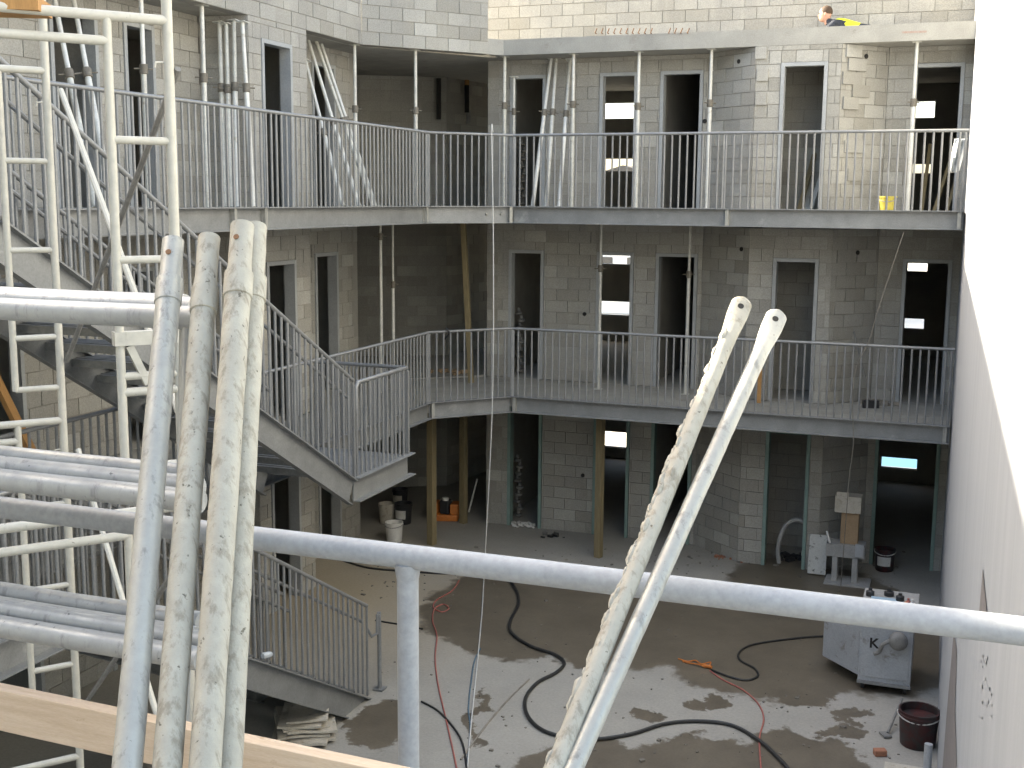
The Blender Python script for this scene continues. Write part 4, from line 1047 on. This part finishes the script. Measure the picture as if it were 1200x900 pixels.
def ell(m, c, rx, ry, rz, n=14, k=9, z0=-1., z1=1., sx=0):
    pr_ = []; base_ = len(m.v)
    for j in range(k+1):
        zz = z0+(z1-z0)*j/k; a_ = math.asin(max(-1, min(1, zz)))
        for i in range(n):
            an = 2*math.pi*i/n; m.v.append(V3(c)+V3((rx*math.cos(a_)*math.cos(an)+sx*zz, ry*math.cos(a_)*math.sin(an), rz*zz)))
    for j in range(k):
        for i in range(n):
            i2 = (i+1) % n; m.f.append((base_+j*n+i, base_+j*n+i2, base_+(j+1)*n+i2, base_+(j+1)*n+i))
    m.f.append(tuple(base_+i for i in reversed(range(n)))); m.f.append(tuple(base_+k*n+i for i in range(n)))
m = MB(); hc = V3((hx, hy, hz+.03)); ell(m, hc, .098, .077, .125); ell(m, hc+V3((-.03, 0, -.055)), .07, .058, .07)
m.add([hc+V3((-.09, -.012, .02)), hc+V3((-.09, .012, .02)), hc+V3((-.125, 0, -.028)), hc+V3((-.088, -.016, -.035)), hc+V3((-.088, .016, -.035))], [(0, 1, 2), (0, 2, 3), (1, 4, 2), (2, 4, 3), (0, 3, 4, 1)])
ell(m, hc+V3((.01, -.078, -.005)), .018, .01, .032, 8, 6); ell(m, hc+V3((.01, .078, -.005)), .018, .01, .032, 8, 6); m.tube([hc+V3((.02, 0, -.07)), hc+V3((.05, 0, -.15))], .052, 12)
hd = m.build('head', M_skin, t)
m = MB(); 
for s_ in (-1, 1): ell(m, hc+V3((-.088, .03*s_, .015)), .012, .014, .008, 8, 5)
m.build('eyes', M_hole, hd); m = MB(); ell(m, hc+V3((-.093, 0, -.072)), .01, .026, .007, 8, 5); m.build('mouth', M_darkred, hd)
m = MB(); ell(m, hc+V3((.018, 0, .03)), .098, .083, .108, 16, 8, -.25, 1.); m.build('hair', M_hair, t)
V_ = [((hx+.60, hy+.10, fz+.075), (.09, .15)), ((hx+.46, hy+.07, fz+.08), (.095, .155)), ((hx+.30, hy+.04, fz+.125), (.11, .175)), ((hx+.09, hy+.01, fz+.215), (.075, .12))]
skin('vest', V_, [(0, 1), (1, 2), (2, 3)], M_vest, t)

# ------------------------------------------------------------------ small marks on things
# red spray mark on the slab edge, dark joint on the pale wall
m = MB(); a = Vp(1057, 38, VP_-.002); b = Vp(1086, 37, VP_-.002)
m.box(((a.x+b.x)/2, VP_-.003, a.z), (b.x-a.x, .002, .028)); m.build('paint_mark', mat('faded_red_paint', (.34, .22, .18), (.36, .3, .26), .9, scale=20), bk.t, smooth=False)
def Wp(x, y, off=.0):
    d = ray(x, y); return EYE+d*((.26-off)/(d.x+.012*d.y))
def wall_patch(name, pts, mt):
    m = MB(); n = len(pts); a_ = [Wp(x, y, .004) for x, y in pts]; b_ = [Wp(x, y, -.01) for x, y in pts]
    m.add(a_+b_, [tuple(range(n)), tuple(reversed(range(n, 2*n)))]+[(i, n+i, n+(i+1) % n, (i+1) % n) for i in range(n)])
    return m.build(name, mt, wl, smooth=False)
M_joint = mat('open_joint', (.19, .175, .175), (.15, .14, .14), .9, scale=6)
wall_patch('open_joint', [(1151.5, 667), (1157, 722), (1157, 734), (1146, 734), (1147, 722)], M_joint)
wall_patch('open_joint', [(1117.5, 740), (1121, 760), (1119, 830), (1121, 905), (1104, 905), (1109, 840)], M_joint)
rs = random.Random(21)
for k in range(16):
    x = rs.uniform(1148, 1161); y = rs.uniform(765, 845); wall_patch('pencil_mark', [(x, y), (x+rs.uniform(.6, 1.4), y+rs.uniform(-2, 2)), (x+rs.uniform(.6, 1.2), y+rs.uniform(2, 5))], M_frame)
# starter bars along the top slab edge
rbm = MB().tube([(0, .05, 0), (0, -.03, 0), (.035, -.05, .07)], .008, 6).mesh('starter_bar', M_rust)
for x in [698+7.2*k for k in range(10)]+[784, 791, 798, 806]:
    p = Vp(x, 39, VP_); inst('starter_bar', rbm, bk.t, p)
# blocks left standing proud on the right flank of the pier, and service holes
for x, y, w_ in ((1000, 60, .3), (1004, 76, .36), (998, 92, .38), (1008, 107, .34), (996, 121, .3), (1000, 172, .38), (1003, 205, .36)):
    p = Lp(x, y, (pr, VP_), (qr, VR)); d = V3((qr-pr, VR-VP_, 0)).normalized(); n = V3((d.y, -d.x, 0))
    m = MB(); m.box(p+n*.004, (w_, .05, .18), Matrix.Rotation(math.atan2(d.y, d.x), 3, 'Z')); m.build('block', M_block, bk.t, smooth=False)
for x, y in ((892, 62), (894, 88), (892, 116)):
    p = Vp(x, y, VP_); m = MB(); m.box(p+V3((0, -.006, 0)), (.17, .05, .18)); m.build('block', M_block, bk.t, smooth=False)
for x, y, pa_, pb2 in ((866, 72, (ql, VR), (pl, VP_)), (1015, 66, (pr, VP_), (qr, VR)), (869, 292, (ql, VR), (pl, VP_)), (1005, 296, (pr, VP_), (qr, VR)), (685, 368, (0, VR), (1, VR)), (683, 557, (0, VR), (1, VR)), (826, 142, (0, VR), (1, VR))):
    p = Lp(x, y, pa_, pb2); d = V3((pb2[0]-pa_[0], pb2[1]-pa_[1], 0)).normalized(); n = V3((d.y, -d.x, 0))
    m = MB(); m.lathe(p+n*.0, [(.035, 0), (.035, .012)], 10, n); m.build('service_hole', M_hole, bk.t)
for x, y in ((838, 82), (832, 298)):
    p = Vp(x, y, VR); m = MB(); m.lathe(p+V3((0, .0, 0)), [(.055, 0), (.055, .05), (.04, .06)], 12, V3((0, -1, 0))); m.build('bulkhead_light', M_white, bk.t)
# conduits on the lobby wall
for x, y0_, y1_, mt in ((546, 72, 100, M_orangewood), (546, 100, 132, M_hole), (513, 92, 140, M_hole), (546, 285, 330, M_bench), (548, 130, 145, M_bench)):
    a = Lp(x, y0_, (-9.6, 22.1), (-8.9, 25.9)); b = Lp(x, y1_, (-9.6, 22.1), (-8.9, 25.9)); m = MB(); m.tube([a+V3((.03, -.02, 0)), b+V3((.03, -.02, 0))], .05, 6); m.build('conduit', mt, lf.t)
# blue sheet outside the rear window
m = MB(); m.bx(-3.2, .4, 26.5, 29.5, -.008, .004); m.build('blue_sheet', mat('blue_sheet', (.035, .12, .19), (.03, .1, .16), .5), smooth=False, label='blue sheet on the ground seen through the last ground floor window', cat='sheet', at=(-1, 28, 0))
# neighbour beyond the rear windows
t = thing('neighbour_house', 'pale gabled house glimpsed through the rear windows', 'house', (-16, 60, 0))
M_nw = mat('pale_render', (.7, .69, .66), (.62, .61, .58), .9, scale=.5); M_nr = mat('dark_roof', (.09, .085, .08), (.06, .055, .05), .9, scale=2)
m = MB(); m.bx(-23, -9, 60, 68, 0, 5.4); m.build('wall', M_nw, t, smooth=False)
m = MB(); m.add([(-23.4, 59.6, 5.4), (-8.6, 59.6, 5.4), (-16.2, 59.6, 7.55), (-23.4, 68.4, 5.4), (-8.6, 68.4, 5.4), (-16.2, 68.4, 7.55)], [(0, 1, 2), (3, 5, 4), (0, 2, 5, 3), (1, 4, 5, 2), (0, 3, 4, 1)]); m.build('roof', M_nr, t, smooth=False)
for u in (-20, -17.1, -15.6, -12):
    m = MB(); m.bx(u-.35, u+.35, 59.9, 59.99, 2.2, 2.9); m.build('window', M_nr, t, smooth=False)
